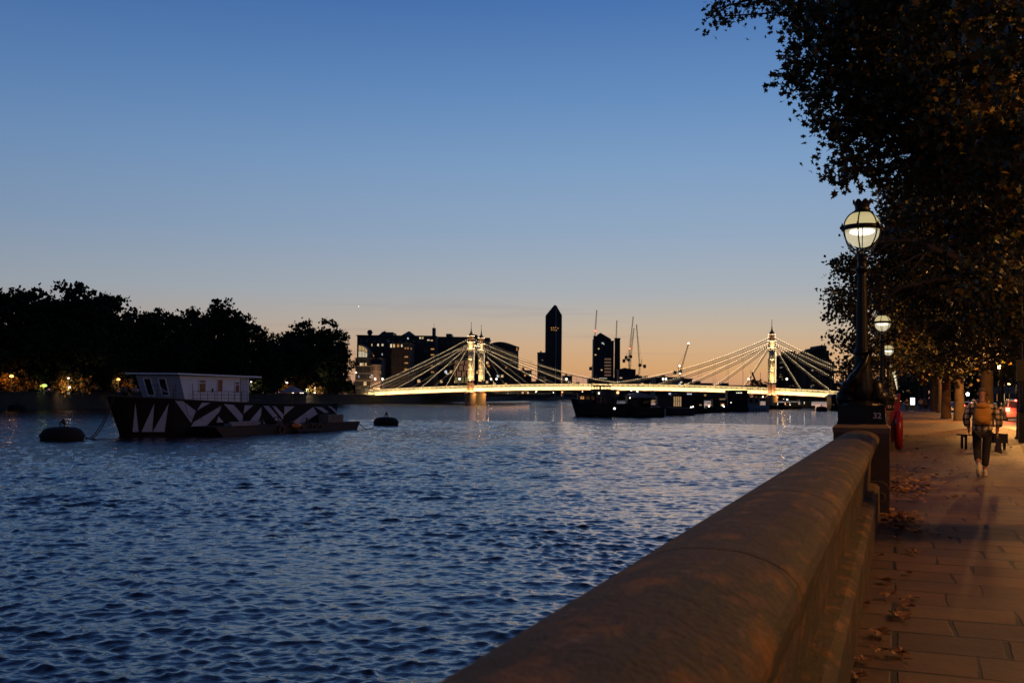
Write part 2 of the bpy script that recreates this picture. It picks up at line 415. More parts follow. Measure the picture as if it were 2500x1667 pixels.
# ================================================================ NEAR PARAPET WALL
lichen = bpy.data.materials.new('lichened_granite'); lichen.use_nodes = True
def lichen_nodes():
    t = lichen.node_tree; b = t.nodes['Principled BSDF']; b.inputs['Roughness'].default_value = .8; tcn = t.nodes.new('ShaderNodeTexCoord')
    def nz(s, d, sc=(1, 1, 1)):
        mp = t.nodes.new('ShaderNodeMapping'); mp.inputs['Scale'].default_value = sc; t.links.new(tcn.outputs['Object'], mp.inputs[0])
        n = t.nodes.new('ShaderNodeTexNoise'); n.inputs['Scale'].default_value = s; n.inputs['Detail'].default_value = d; n.inputs['Roughness'].default_value = .6; t.links.new(mp.outputs[0], n.inputs['Vector']); return n.outputs[0]
    def rng_(o, a, c, lo=0, hi=1):
        r = t.nodes.new('ShaderNodeMapRange'); r.inputs['From Min'].default_value = a; r.inputs['From Max'].default_value = c; r.inputs['To Min'].default_value = lo; r.inputs['To Max'].default_value = hi; t.links.new(o, r.inputs[0]); return r.outputs[0]
    def mix(f, a, c):
        m = t.nodes.new('ShaderNodeMix'); m.data_type = 'RGBA'; t.links.new(f, m.inputs['Factor'])
        for k, x in (('A', a), ('B', c)):
            if isinstance(x, tuple): m.inputs[k].default_value = x + (1,)
            else: t.links.new(x, m.inputs[k])
        return m.outputs['Result']
    base = mix(rng_(nz(3, 8), .3, .7), (.042, .030, .013), (.12, .080, .032))
    green = mix(rng_(nz(1.7, 5), .45, .65), base, (.070, .062, .014))
    pale = mix(rng_(nz(7, 6, (1, .6, 1)), .60, .72), green, (.22, .14, .07))
    org = mix(rng_(nz(7, 12, (1, .55, 1)), .52, .72), pale, (.33, .14, .016))
    t.links.new(org, b.inputs['Base Color'])
    bp = t.nodes.new('ShaderNodeBump'); bp.inputs['Distance'].default_value = .02; bp.inputs['Strength'].default_value = 1
    a = t.nodes.new('ShaderNodeMath'); a.operation = 'ADD'; t.links.new(nz(45, 6), a.inputs[0]); t.links.new(nz(8, 4), a.inputs[1])
    t.links.new(a.outputs[0], bp.inputs['Height']); t.links.new(bp.outputs[0], b.inputs['Normal'])
lichen_nodes()
HALF = [(0, .435), (.08, .44), (.15, .46), (.2, .485), (.235, .52), (.247, .555), (.24, .6), (.21, .67), (.165, .76), (.135, .88), (.125, 1.13)]
LAMP_S = [15.15 + 18.9 * i for i in range(13)]
ORD = ['first', 'second', 'third', 'fourth', 'fifth', 'sixth', 'seventh', 'eighth', 'ninth', 'tenth', 'eleventh', 'twelfth', 'thirteenth', 'fourteenth']
def parapet(s0, s1, label):
    r = thing('parapet_wall', label, 'wall', E(s0, -.5, PZ), -TH, 'river parapet between the lamp pedestals')
    ln = s1 - s0; zc = HC - PZ
    prof = [(-x * 1.12, zc - d) for x, d in HALF[::-1]] + [(x, zc - d) for x, d in HALF[1:]]
    # sections along the length, thin mortar joints between the coping blocks
    m = max(2, int(round(ln / 1.9))); b = MB()
    for k in range(m):
        y0 = ln * k / m + .006; y1 = ln * (k + 1) / m - .006
        n = len(prof)
        b.add([(x, y, z) for y in (y0, y1) for x, z in prof], [(i, i + 1, n + i + 1, n + i) for i in range(n - 1)] + [tuple(range(n)), tuple(range(2 * n - 1, n - 1, -1))])
    o = fixn(b.build('coping', lichen, r))
    b = MB()
    core = [(-.11, zc - 1.2), (-.11, zc - .9), (.11, zc - .9), (.11, zc - 1.2)]
    b.prismy(core, 0, ln)
    b.box(-.32, .25, 0, ln, -.05, zc - 1.2)
    # chamfered top course of the plinth
    b.prismy([(-.30, zc - 1.2), (.25, zc - 1.2), (.2, zc - 1.165), (.12, zc - 1.15), (-.12, zc - 1.15), (-.3, zc - 1.165)], 0, ln)
    fixn(b.build('plinth', lichen, r))
    b = MB(); b.box(-.42, -.16, 0, ln, -PZ - 1, -.05); b.build('river_face', river_wall_m, r)
    return r
ends = [-5.0] + LAMP_S + [400.0]
for i in range(len(ends) - 1):
    parapet(ends[i] + (.38 if i else 0), ends[i + 1] - .38,
            'lichen spotted rounded stone parapet in the foreground, this side of the pedestal marked 32' if i == 0 else
            'rounded stone parapet stretch behind the pedestal marked 32' if i == 1 else
            'stretch of rounded river parapet past the %s lamp along the wall' % ORD[i - 1])

# text built as real raised figures
def text_obj(s, size, name, m, parent, loc, rot, depth=.004, align='CENTER'):
    c = bpy.data.curves.new(name, 'FONT'); c.body = s; c.size = size; c.extrude = depth; c.align_x = align; c.align_y = 'CENTER'; c.offset = size * .02
    c.materials.append(m); t = bpy.data.objects.new(name, c); col.objects.link(t); bpy.context.view_layer.update()
    me = bpy.data.meshes.new_from_object(t.evaluated_get(bpy.context.evaluated_depsgraph_get())); bpy.data.objects.remove(t); me.name = name
    o = bpy.data.objects.new(name, me); col.objects.link(o); o.parent = parent; o.location = loc; o.rotation_euler = rot
    return o
num_paint = mat('number_paint', (.62, .5, .42), .6, 0, .15, 20)

# ================================================================ LAMP PEDESTALS AND STURGEON LAMPS
ped_sides = mat('pedestal_granite', (.075, .045, .022), .55, 0, .35, 7, .003, 60)
def pedestal(i, s):
    lab = 'square granite pedestal under the nearest globe lamp, with a moulded cap' if i == 0 else 'square granite pedestal under the second globe lamp, marked 33' if i == 1 else 'granite pedestal under the %s globe lamp along the river wall' % ORD[i]
    r = thing('lamp_pedestal', lab, 'pedestal', E(s, -.495, PZ), -TH, 'granite pedestals of the river wall')
    top = HC - PZ - .352
    b = MB(); b.box(-.372, .372, -.38, .38, -3.2, top - .12)
    fixn(b.build('shaft', ped_sides, r))
    b = MB()
    for z0, z1, w0, w1 in ((top - .12, top - .05, .378, .385), (top - .05, top, .385, .33)):
        b.add([(x * w0, y * (w0 + .005), z0) for x, y in ((-1, -1), (1, -1), (1, 1), (-1, 1))] + [(x * w1, y * (w1 + .005), z1) for x, y in ((-1, -1), (1, -1), (1, 1), (-1, 1))],
              [(0, 1, 5, 4), (1, 2, 6, 5), (2, 3, 7, 6), (3, 0, 4, 7), (4, 5, 6, 7), (3, 2, 1, 0)])
    b.build('cap', stone_g, r)
    # rounded buttress foot at the pavement side, with an iron badge
    b = MB(); n = 8; pl = [(.12, -.02), (.365, -.02), (.365, .30)] + [(.365 - .12 * (1 - math.cos(R(90) * k / n)), .30 + .13 * math.sin(R(90) * k / n)) for k in range(1, n + 1)] + [(.12, .43)]
    b.prismy(pl, -.46, -.382); fixn(b.build('buttress', stone_d, r))
    b = MB(); ring = []
    for k in range(17):
        a = 2 * math.pi * k / 16; ca, sa = math.cos(a), math.sin(a)
        ring.append((.25 + .062 * (abs(ca) ** .6) * (1 if ca > 0 else -1), -.466, .215 + .055 * (abs(sa) ** .6) * (1 if sa > 0 else -1)))
    b.tube(ring, .009, 6, caps=False); b.box(.215, .222, -.47, -.461, .18, .25); b.box(.245, .252, -.47, -.461, .18, .25); b.box(.275, .282, -.47, -.461, .18, .25)
    b.build('badge', stone_g, r)
for i, s in enumerate(LAMP_S): pedestal(i, s)

opal = bpy.data.materials.new('lit_opal_glass'); opal.use_nodes = True
def opal_nodes(m, c, s, tr):
    t = m.node_tree; t.nodes.clear(); e = t.nodes.new('ShaderNodeEmission'); e.inputs[0].default_value = c; e.inputs[1].default_value = s
    x = t.nodes.new('ShaderNodeBsdfTransparent'); gl = t.nodes.new('ShaderNodeBsdfGlossy'); gl.inputs['Roughness'].default_value = .15; gl.inputs[0].default_value = (.5, .5, .5, 1)
    m1 = t.nodes.new('ShaderNodeMixShader'); m1.inputs[0].default_value = tr; t.links.new(e.outputs[0], m1.inputs[1]); t.links.new(x.outputs[0], m1.inputs[2])
    m2 = t.nodes.new('ShaderNodeMixShader'); m2.inputs[0].default_value = .08; t.links.new(m1.outputs[0], m2.inputs[1]); t.links.new(gl.outputs[0], m2.inputs[2])
    o = t.nodes.new('ShaderNodeOutputMaterial'); t.links.new(m2.outputs[0], o.inputs[0]); m.cycles.emission_sampling = 'NONE'
opal_nodes(opal, (1.0, .82, .40, 1), .62, .12)
clear = bpy.data.materials.new('lit_clear_glass'); clear.use_nodes = True; opal_nodes(clear, (1.0, .87, .56, 1), .72, .35)
refl_m = mat('reflector_white', (.8, .78, .7), .5)

def sturgeon_lamp():
    r = thing('river_lamp', 'nearest black fish lamp with a lit globe, its base marked 32', 'street lamp', E(LAMP_S[0], -.495, HC - .352), -TH, 'globe lamps along the river wall')
    b = MB(); b.box(-.33, .33, -.32, .32, 0, .03); b.box(-.315, .315, -.305, .305, .03, .24); b.box(-.325, .325, -.315, .315, .24, .265)
    b.lathe([(.30, .265), (.29, .29), (.2, .33)], 24)
    b.build('base', black_iron, r)
    ib = r.children[0]
    text_obj('32', .115, 'number', num_paint, ib, (.21, -.309, .12), (R(90), 0, 0))
    text_obj('32', .085, 'number', num_paint, ib, (.319, .0, .12), (R(90), 0, R(90)))
    # fluted tapering column with mouldings
    b = MB()
    prof = [(.17, .3), (.16, .5), (.13, .75), (.10, .95), (.092, 1.0), (.108, 1.03), (.095, 1.06), (.088, 1.1), (.064, 2.12), (.062, 2.18)]
    b.lathe(prof, 32, flute=.13, fl=1)
    b.lathe([(.062, 2.17), (.085, 2.19), (.1, 2.205), (.102, 2.225), (.07, 2.245), (.062, 2.27), (.06, 2.36), (.072, 2.38), (.05, 2.41)], 24)
    b.lathe([(.1, .985), (.118, 1.0), (.122, 1.02), (.112, 1.05), (.095, 1.07)], 24)
    b.build('column', black_iron, r, True)
    # two dolphin-like fish, heads down on the base, bodies winding up the column
    for sg in (0, math.pi):
        b = MB(); P = []; Rr = []
        for k in range(30):
            u = k / 29
            a = sg + 2.3 * u ** 1.5 + .12
            rad = .20 - .10 * u + .03 * math.sin(u * 3.14)
            z = .36 + .02 * math.sin(u * 9) + .62 * u ** 1.15 + (-.06 if u < .1 else 0)
            P.append((rad * math.cos(a), rad * math.sin(a), z)); Rr.append(.014 + .118 * (1 - u) ** .7 * (1 if u > .06 else .85) * (1 + .12 * math.sin(u * 26)))
        b.tube(P, Rr, 12)
        # head
        c = Vector((.235 * math.cos(sg + .15), .235 * math.sin(sg + .15), .37))
        b.sphere(c, (.125, .13, .13), 16, 12); b.sphere(c + Vector((.045 * math.cos(sg), .045 * math.sin(sg), -.075)), (.065, .065, .05), 12, 8)
        b.tube([c + Vector((.06 * math.cos(sg) - .06 * math.sin(sg) * q, .06 * math.sin(sg) + .06 * math.cos(sg) * q, -.02 - .03 * abs(q))) for q in (-1, -.5, 0, .5, 1)], .014, 6)
        for q in (-1, 1):
            b.sphere(c + Vector((-.075 * math.sin(sg) * q + .045 * math.cos(sg), .075 * math.cos(sg) * q + .045 * math.sin(sg), .045)), .026, 8, 6)
            tip = c + Vector((-.15 * math.sin(sg) * q - .02 * math.cos(sg), .15 * math.cos(sg) * q - .02 * math.sin(sg), .07))
            b.add([c + Vector((0, 0, .06)), c + Vector((0, 0, -.05)), tip, tip + Vector((0, 0, -.09)), c + Vector((.02 * math.cos(sg), .02 * math.sin(sg), .0))], [(0, 2, 3, 1), (0, 4, 2), (1, 3, 4), (4, 3, 2)])
        # dorsal fin and tail fluke
        for k in range(3, 18, 2):
            p = Vector(P[k]); o = Vector((p.x, p.y, 0)).normalized()
            b.tube([p + o * Rr[k] * .8, p + o * (Rr[k] + .035) + Vector((0, 0, .03))], [.014, .004], 5)
        e = Vector(P[-1]); o = Vector((e.x, e.y, 0)).normalized()
        for q in (-.5, 0, .5):
            b.tube([e, e + o * .07 + Vector((0, 0, .05)) + Vector((-o.y, o.x, 0)) * .08 * q, e + o * .1 + Vector((0, 0, .12)) + Vector((-o.y, o.x, 0)) * .16 * q], [.02, .022, .005], 6)
        b.build('fish', black_iron, r, True)
    # waves of cast water at the foot
    b = MB()
    for k in range(8):
        a = 2 * math.pi * k / 8 + .2
        b.sphere((.235 * math.cos(a), .225 * math.sin(a), .27), (.075, .075, .045), 10, 6)
    b.build('base_waves', black_iron, r, True)
    # lantern
    gz = 2.815; gr = .25
    b = MB(); b.sphere((0, 0, gz), gr, 32, 12, v0=.16, v1=.5); b.build('globe_top', opal, r, True)
    b = MB()
    low = [(gr * math.sin(math.pi * (.5 + .5 * k / 12)) if k < 12 else .01, gz + gr * 1.12 * math.cos(math.pi * (.5 + .5 * k / 12))) for k in range(13)]
    b.lathe(low[::-1], 32); b.build('globe_bottom', clear, r, True)
    b = MB(); b.lathe([(gr + .004, gz - .035), (gr + .034, gz - .03), (gr + .04, gz - .005), (gr + .03, gz + .03), (gr + .004, gz + .035)], 40)
    for k in range(6):
        a = math.pi / 3 * k + .35; x, y = (gr + .035) * math.cos(a), (gr + .035) * math.sin(a)
        b.tube([(x, y, gz + .02), (x, y, gz + .075)], [.022, .002], 6); b.sphere((x * 1.04, y * 1.04, gz), .026, 8, 6)
    b.build('ring', black_iron, r, True)
    b = MB()
    for k in range(6):
        a = math.pi / 3 * k + .35
        up = [((gr + .012) * math.sin(math.pi * (.14 + .36 * j / 8)) * math.cos(a), (gr + .012) * math.sin(math.pi * (.14 + .36 * j / 8)) * math.sin(a), gz + (gr + .012) * math.cos(math.pi * (.14 + .36 * j / 8))) for j in range(9)]
        b.tube(up, .010, 6)
        dn = [((gr + .018) * math.cos(a) * math.cos(j / 8 * 1.45), (gr + .018) * math.sin(a) * math.cos(j / 8 * 1.45), gz - (gr + .075) * math.sin(j / 8 * 1.45) * 1.05) for j in range(9)]
        b.tube(dn, .010, 6)
        dn2 = [((gr + .03) * math.cos(a + .22) * math.cos(j / 8 * 1.40) , (gr + .03) * math.sin(a + .22) * math.cos(j / 8 * 1.40), gz - (gr + .12) * math.sin(j / 8 * 1.40) * 1.08) for j in range(9)]
        b.tube(dn2, .007, 5)
    b.lathe([(.05, 2.38), (.06, 2.4), (.075, 2.43), (.045, 2.455), (.02, 2.47)], 16)
    b.build('cage', black_iron, r, True)
    b = MB(); b.lathe([(.13, gz + .205), (.135, gz + .235), (.115, gz + .25), (.1, gz + .262), (.098, gz + .29)], 24)
    n = 32; vs = []; fs = []
    for j, (rr_, z) in enumerate(((.095, gz + .285), (.105, gz + .33), (.13, gz + .385))):
        for k in range(n):
            a = 2 * math.pi * k / n; zz = z + (.028 * (1 - abs((k % 4) - 2) / 2 * 1.0) if j == 2 else 0) - (.02 if j == 2 and k % 4 == 0 else 0)
            vs.append((rr_ * math.cos(a), rr_ * math.sin(a), zz)); vs.append(((rr_ - .008) * math.cos(a), (rr_ - .008) * math.sin(a), zz))
    for j in range(2):
        for k in range(n):
            a0 = (j * n + k) * 2; a1 = (j * n + (k + 1) % n) * 2; b0 = a0 + 2 * n; b1 = a1 + 2 * n
            fs += [(a0, a1, b1, b0), (a0 + 1, b0 + 1, b1 + 1, a1 + 1)]
    for k in range(n):
        a0 = (2 * n + k) * 2; a1 = (2 * n + (k + 1) % n) * 2; fs.append((a0, a1, a1 + 1, a0 + 1))
    b.add(vs, fs); b.build('coronet', black_iron, r)
    b = MB(); b.lathe([(.17, gz - .03), (.16, gz - .01), (.05, gz + .01)], 20); b.build('reflector', refl_m, r)
    light('AREA', 'lamp_light', (0, 0, gz - .04), 22, (1, .84, .55), .24, target=(0, 0, 0), parent=r).data.shape = 'DISK'
    b = MB(); b.sphere((0, 0, gz - .05), (.175, .175, .05), 16, 8); b.build('bulb', emat('lamp_bulb', (1, .9, .66), 7), r, True)
    return r
lamp0 = sturgeon_lamp()
for i, s in enumerate(LAMP_S[1:], 1):
    c = copy_thing(lamp0, E(s, -.495, HC - .352),
                   label='second black fish lamp with a lit globe, its base marked 33' if i == 1 else 'third lit globe lamp, beside bright green leaves' if i == 2 else
                   '%s lit globe lamp in the row along the river wall' % ORD[i])
    for ch in c.children:
        for g_ in list(ch.children):
            if g_.name.startswith('number'):
                if i == 1:
                    lo, ro = g_.location.copy(), g_.rotation_euler.copy(); bpy.data.objects.remove(g_); text_obj('33', .115, 'number', num_paint, ch, lo, ro)
                else: bpy.data.objects.remove(g_)
    if i > 3:
        for ch in list(c.children):
            if ch.type == 'LIGHT' and i > 6: bpy.data.objects.remove(ch)
# ================================================================ BRIDGE (local x to the right along it, y away, z up)
BA = math.atan2(ray(1884, 972).x, ray(1884, 972).y)
b0 = Vector((math.sin(BA), math.cos(BA), 0)) * 399
bridge = thing('suspension_bridge', 'long floodlit cable bridge with strings of bulbs and slender twin towers', 'bridge', b0, -BA)
BW = 15.0
def topz(x): return 9.15 - .00029 * (x + 61) ** 2
def strip(y0, y1, f0, f1, x0, x1, step, name, m, par=bridge):
    b = MB(); n = max(1, int(round((x1 - x0) / step)))
    for k in range(n):
        a = x0 + (x1 - x0) * k / n; c = x0 + (x1 - x0) * (k + 1) / n
        b.add([(a, y0, f0(a)), (c, y0, f0(c)), (c, y1, f0(c)), (a, y1, f0(a)), (a, y0, f1(a)), (c, y0, f1(c)), (c, y1, f1(c)), (a, y1, f1(a))],
              [(0, 1, 5, 4), (2, 3, 7, 6), (4, 5, 6, 7), (3, 2, 1, 0)])
    return b.build(name, m, par)
X0, X1 = -168.5, 47.7
for yy, nm in ((-.15, 1), (BW - .15, 0)):
    strip(yy, yy + .3, lambda x: topz(x) - 2.35, lambda x: topz(x) - 1.05, X0, X1, 6.1, 'girder', bridge_paint)
    strip(yy - .18, yy + .45, lambda x: topz(x) - 1.05, lambda x: topz(x) - .9, X0, X1, 6.1, 'cornice', bridge_paint)
    strip(yy, yy + .12, lambda x: topz(x) - .9, lambda x: topz(x) - .06, X0, X1, 6.1, 'parapet', bridge_paint)
    strip(yy - .08, yy + .2, lambda x: topz(x) - .06, lambda x: topz(x) + .05, X0, X1, 6.1, 'handrail', bridge_paint)
    strip(yy - .12, yy + .42, lambda x: topz(x) - 2.5, lambda x: topz(x) - 2.35, X0, X1, 6.1, 'lower_flange', bridge_pink)
b = MB(); x = X0 + 1
while x < X1 - 1:
    z = topz(x); b.box(x - .22, x + .22, -.165, -.151, z - .66, z - .34); x += 2.03
b.build('pierced_panel', cable_steel, bridge)
b = MB(); x = X0 + 3
while x < X1 - 2:
    z = topz(x); b.box(x - .1, x + .1, -.26, -.15, z - 2.35, z - 1.05); x += 6.1
b.build('stiffener', bridge_paint, bridge)
strip(.3, BW - .3, lambda x: topz(x) - 1.9, lambda x: topz(x) - 1.0, X0, X1, 6.1, 'deck', dark_metal)
lights_seg = []
x = X0 + 5
while x < X1 - 3:
    z = topz(x)
    lights_seg.append(light('AREA', 'girder_light', (x, -1.5, z - 2.7), 640, (1, .74, .36), 11.2, .15, target=(x, -.1, z - 1.5), parent=bridge))
    x += 11.4
def tower(x, y, full):
    t = MB(); t.box(-.01, .01, -.01, .01, 5, 5.02)
    zb = topz(x)
    # pier in the water
    p = MB(); p.lathe([(2.55, -1), (2.55, .6), (2.3, .8), (2.3, 3.9), (2.5, 4.1), (2.5, 4.5), (2.2, 4.9), (1.6, 5.0)], 24, (x, y, 0))
    pier = p.build('pier', mat('pier_iron', (.30, .20, .12), .7, 0, .2, 1), bridge, False)
    p = MB(); p.lathe([(2.0, 5.0), (1.55, 5.6), (1.35, 6.2), (1.3, 6.4)], 8, (x, y, 0)); p.lathe([(1.3, 6.35), (1.42, 6.4), (1.42, 9.0), (1.7, 9.1), (1.7, 9.3), (1.2, 9.5), (1.15, 10.4)], 8, (x, y, 0))
    for k in range(8):
        a = R(45 * k); p.tube([(x + 1.45 * math.cos(a), y + 1.45 * math.sin(a), 6.3), (x + 1.45 * math.cos(a), y + 1.45 * math.sin(a), 9.1)], .17, 8)
    p.build('tower_base', bridge_pink, bridge)
    p = MB(); p.lathe([(.7, 10.3), (.68, 23.2)], 16, (x, y, 0))
    for k in range(8):
        a = R(45 * k + 22.5); p.tube([(x + 1.02 * math.cos(a), y + 1.02 * math.sin(a), 10.3), (x + .96 * math.cos(a), y + .96 * math.sin(a), 23.3)], .2, 8)
    sh = p.build('tower_shaft', bridge_paint, bridge, True)
    p = MB()
    for z in (10.2, 14.7, 18.9, 22.7): p.lathe([(1.25, z), (1.42, z + .1), (1.42, z + .3), (1.25, z + .4)], 16, (x, y, 0))
    p.lathe([(1.3, 23.1), (1.5, 23.4), (1.3, 24.1), (1.25, 24.4), (1.5, 26.0), (1.55, 26.2), (1.1, 26.4)], 16, (x, y, 0))
    p.build('capital', bridge_paint, sh)
    p = MB(); p.lathe([(.8, 26.3), (.75, 28.4)], 12, (x, y, 0))
    for k in range(8):
        a = R(45 * k); p.tube([(x + .95 * math.cos(a), y + .95 * math.sin(a), 26.3), (x + .95 * math.cos(a), y + .95 * math.sin(a), 28.5)], .13, 6)
    p.lathe([(1.05, 28.4), (1.3, 28.6), (1.3, 28.8), (1.1, 28.9), (1.0, 29.4), (.55, 30.0), (.3, 30.5)], 16, (x, y, 0))
    p.build('lantern', bridge_pink, bridge)
    p = MB(); p.lathe([(.4, 30.3), (.22, 31.2), (.12, 32.2), (.07, 34.2), (.02, 34.6)], 8, (x, y, 0)); p.sphere((x, y, 31.0), .26, 8, 6); p.sphere((x, y, 34.3), .18, 8, 6)
    p.build('finial', bridge_pink, bridge)
    for z, e in ((6.5, 60), (10.8, 95), (15.1, 95), (19.3, 95), (24.2, 60), (26.5, 25)):
        light('SPOT', 'tower_light', (x + .4, y - 2.3, z - 1.2), e * 15, (1, .64, .26), .25, target=(x, y, z + 2.2), parent=bridge, spot=R(75))
    # bulbs up the edges and round the capital and lantern
    q = MB()
    for k in range(14):
        a = 2 * math.pi * k / 14
        for rr_, z in ((1.6, 26.3), (1.38, 28.75), (1.5, 23.5)): q.sphere((x + rr_ * math.cos(a), y + rr_ * math.sin(a), z), .07, 6, 4)
    for k in range(16): q.sphere((x + 1.55, y - .3, 10.6 + k * .78), .08, 6, 4)
    q.build('bulb_string', bulb_warm, sh)
    light('POINT', 'pier_light', (x + 4.2, y - 2.0, 4.6), 900, (1, .55, .18), .2, parent=bridge)
for x in (0, -122):
    for y in (0, BW): tower(x, y, True)
    b = MB()
    for z in (24.6, 22.6): b.bar((x, 1, z), (x, BW - 1, z), .5, .5)
    for k in range(9):
        a = math.pi * k / 8
    pts = [(x, 1.2 + (BW - 2.4) * k / 12, 22.4 - 0 + 1.9 * math.sin(math.pi * k / 12)) for k in range(13)]
    b.tube(pts, .2, 6); b.build('portal', bridge_paint, bridge)
    q = MB()
    for k in range(14): q.sphere((x, 1 + 13 * k / 13, 25.1), .09, 6, 4)
    q.build('bulb_string', bulb_warm, bridge)
# stays, chains, hangers with bulbs
def octa(q, p, r):
    x, y, z = p; q.add([(x - r, y, z), (x + r, y, z), (x, y - r, z), (x, y + r, z), (x, y, z - r), (x, y, z + r)],
                       [(0, 2, 5), (2, 1, 5), (1, 3, 5), (3, 0, 5), (2, 0, 4), (1, 2, 4), (3, 1, 4), (0, 3, 4)])
def cable(p0, p1, sag, y, rad, lit=True, drop=.0):
    n = 24; pts = []
    for k in range(n + 1):
        u = k / n; z = p0[1] + (p1[1] - p0[1]) * u - sag * 4 * u * (1 - u); pts.append(Vector((p0[0] + (p1[0] - p0[0]) * u, y, z)))
    b = MB(); b.tube(pts, rad, 5, caps=False); o = b.build('stay_cable', cable_steel, bridge)
    if lit:
        q = MB(); L_ = (pts[0] - pts[-1]).length; m = int(L_ / .85)
        for k in range(m + 1):
            u = k / m * n; i = min(int(u), n - 1); p = pts[i].lerp(pts[i + 1], u - i); octa(q, (p.x, p.y - .1, p.z + .62 - .25 * (k / m if p1[1] < p0[1] else 1 - k / m)), .068)
        q.build('bulb_string', bulb_warm if y == 0 else bulb_dim, o)
    return pts
for y in (0, BW):
    lit = True
    mid = -61
    for x0, sgn, end in ((0, -1, 0), (-122, 1, 0)):
        ch = cable((x0 + sgn * .8, 27.2), (mid, topz(mid) + .35), 2.6, y, .12)
        b = MB()
        for d in (11, 17, 22.3, 28, 34, 40, 45, 51, 57):
            xx = x0 + sgn * d; u = d / 61; z = 27.2 + (topz(mid) + .35 - 27.2) * u - 2.6 * 4 * u * (1 - u)
            if z > topz(xx) + .3: b.tube([(xx, y, topz(xx) - .8), (xx, y, z)], .045, 4)
        b.build('hanger', cable_steel, bridge)
    for x0 in (0, -122):
        for sgn in (-1, 1):
            side = (x0 == 0 and sgn == 1) or (x0 == -122 and sgn == -1)
            if side:
                cable((x0 + sgn * .8, 27.2), (x0 + sgn * 47.3, topz(x0 + sgn * 47) + .5), .9, y, .12)
                cable((x0 + sgn * 1, 24.9), (x0 + sgn * 45, topz(x0 + sgn * 45) - .3), .4, y, .13)
                lst = (33.6, 22.3, 11)
                b = MB()
                for d in (9, 16, 22, 28, 34):
                    xx = x0 + sgn * d; u = d / 47.3; z = 27.2 + (topz(x0 + sgn * 47) + .5 - 27.2) * u - .9 * 4 * u * (1 - u); b.tube([(xx, y, topz(xx) - .8), (xx, y, z)], .045, 4)
                b.build('hanger', cable_steel, bridge)
            else: lst = (45, 34, 22.3, 11)
            for d in lst:
                xx = x0 + sgn * d; cable((x0 + sgn * 1, 24.9 - (45 - d) * .03), (xx, topz(xx) - .6), d * .012, y, .12)
# end blocks of the bridge
b = MB(); b.box(-171, -167.8, -1.2, 2, -1, 7.0); b.box(-171, -167.8, BW - 2, BW + 1, -1, 7.0); b.box(-171.4, -167.6, -1.5, 2.3, 7.0, 7.35); b.build('abutment', mat('abutment_stone', (.18, .14, .1), .8), bridge)
b = MB(); b.box(-168.9, -167.9, -1.6, -1.25, 4.6, 6.6); b.build('lit_gatepost', bridge_paint, bridge)
# shaded river wall with railings under the left end of the bridge
# lamp posts standing on the bridge
def bridge_lamp(px, label, Y=405):
    w = AT(px, 925, Y); r = thing('bridge_lamp', label, 'lamp post', (w.x, w.y, 7.2), 0, 'white globe lamps on the bridge')
    z = AT(px, 925, Y).z - 7.2
    b = MB(); b.tube([(0, 0, 0), (0, 0, z - .3)], [.12, .07], 8); b.box(-.18, .18, -.18, .18, 0, .6); b.build('post', cable_steel, r)
    b = MB(); b.sphere((0, 0, z), .42, 12, 8); b.build('globe', emat('bridge_globe', (1, .86, .68), 3.5), r, True)
for px, Y, l in ((1199, 428, 'pale globe lamp post on the bridge just right of the left towers'), (1212, 431, 'second globe lamp post right of the left towers, behind a sloping stay'),
                 (1619, 408, 'left one of the paired globe lamps near the middle of the bridge'), (1626, 410, 'right one of the paired globe lamps near the middle of the bridge'),
                 (1921, 392, 'globe lamp post on the bridge right of the right tower'), (1122, 430, 'globe lamp on the bridge just left of the left towers'), (916, 436, 'globe lamp at the far left end of the bridge'), (934, 436, 'second globe lamp from the left end of the bridge'),
                 (1383, 418, 'globe lamp on the bridge between the slim tower and midspan'), (1828, 395, 'bright globe lamp on the bridge just left of the right tower')):
    bridge_lamp(px, l, Y)

# ================================================================ BUILDINGS
fac_brick = mat('facade_brick', (.05, .03, .022), .85, 0, .2, .3)
fac_dark = mat('facade_dark', (.028, .027, .028), .7, 0, .2, .3)
fac_pale = mat('facade_pale', (.26, .21, .18), .7, 0, .15, .4)
roof_m = mat('roof_slate', (.03, .032, .04), .6, 0, .2, .5)
def winmesh(w, h, m, name='window'):
    key = (round(w, 2), round(h, 2), m.name)
    if key in WM: return WM[key]
    b = MB(); b.box(-w / 2, w / 2, -.06, .02, 0, h, 0)
    fr = .09 * min(w, h) + .03
    for x in (-w / 2, w / 2 - fr, -fr / 2): b.box(x, x + fr, -.1, -.06, 0, h, 1)
    for z in (0, h - fr, h * .55): b.box(-w / 2, w / 2, -.11, -.06, z, z + fr, 1)
    o = b.build('window', [m, dark_metal]); me = o.data; bpy.data.objects.remove(o); WM[key] = me; return me
WM = {}
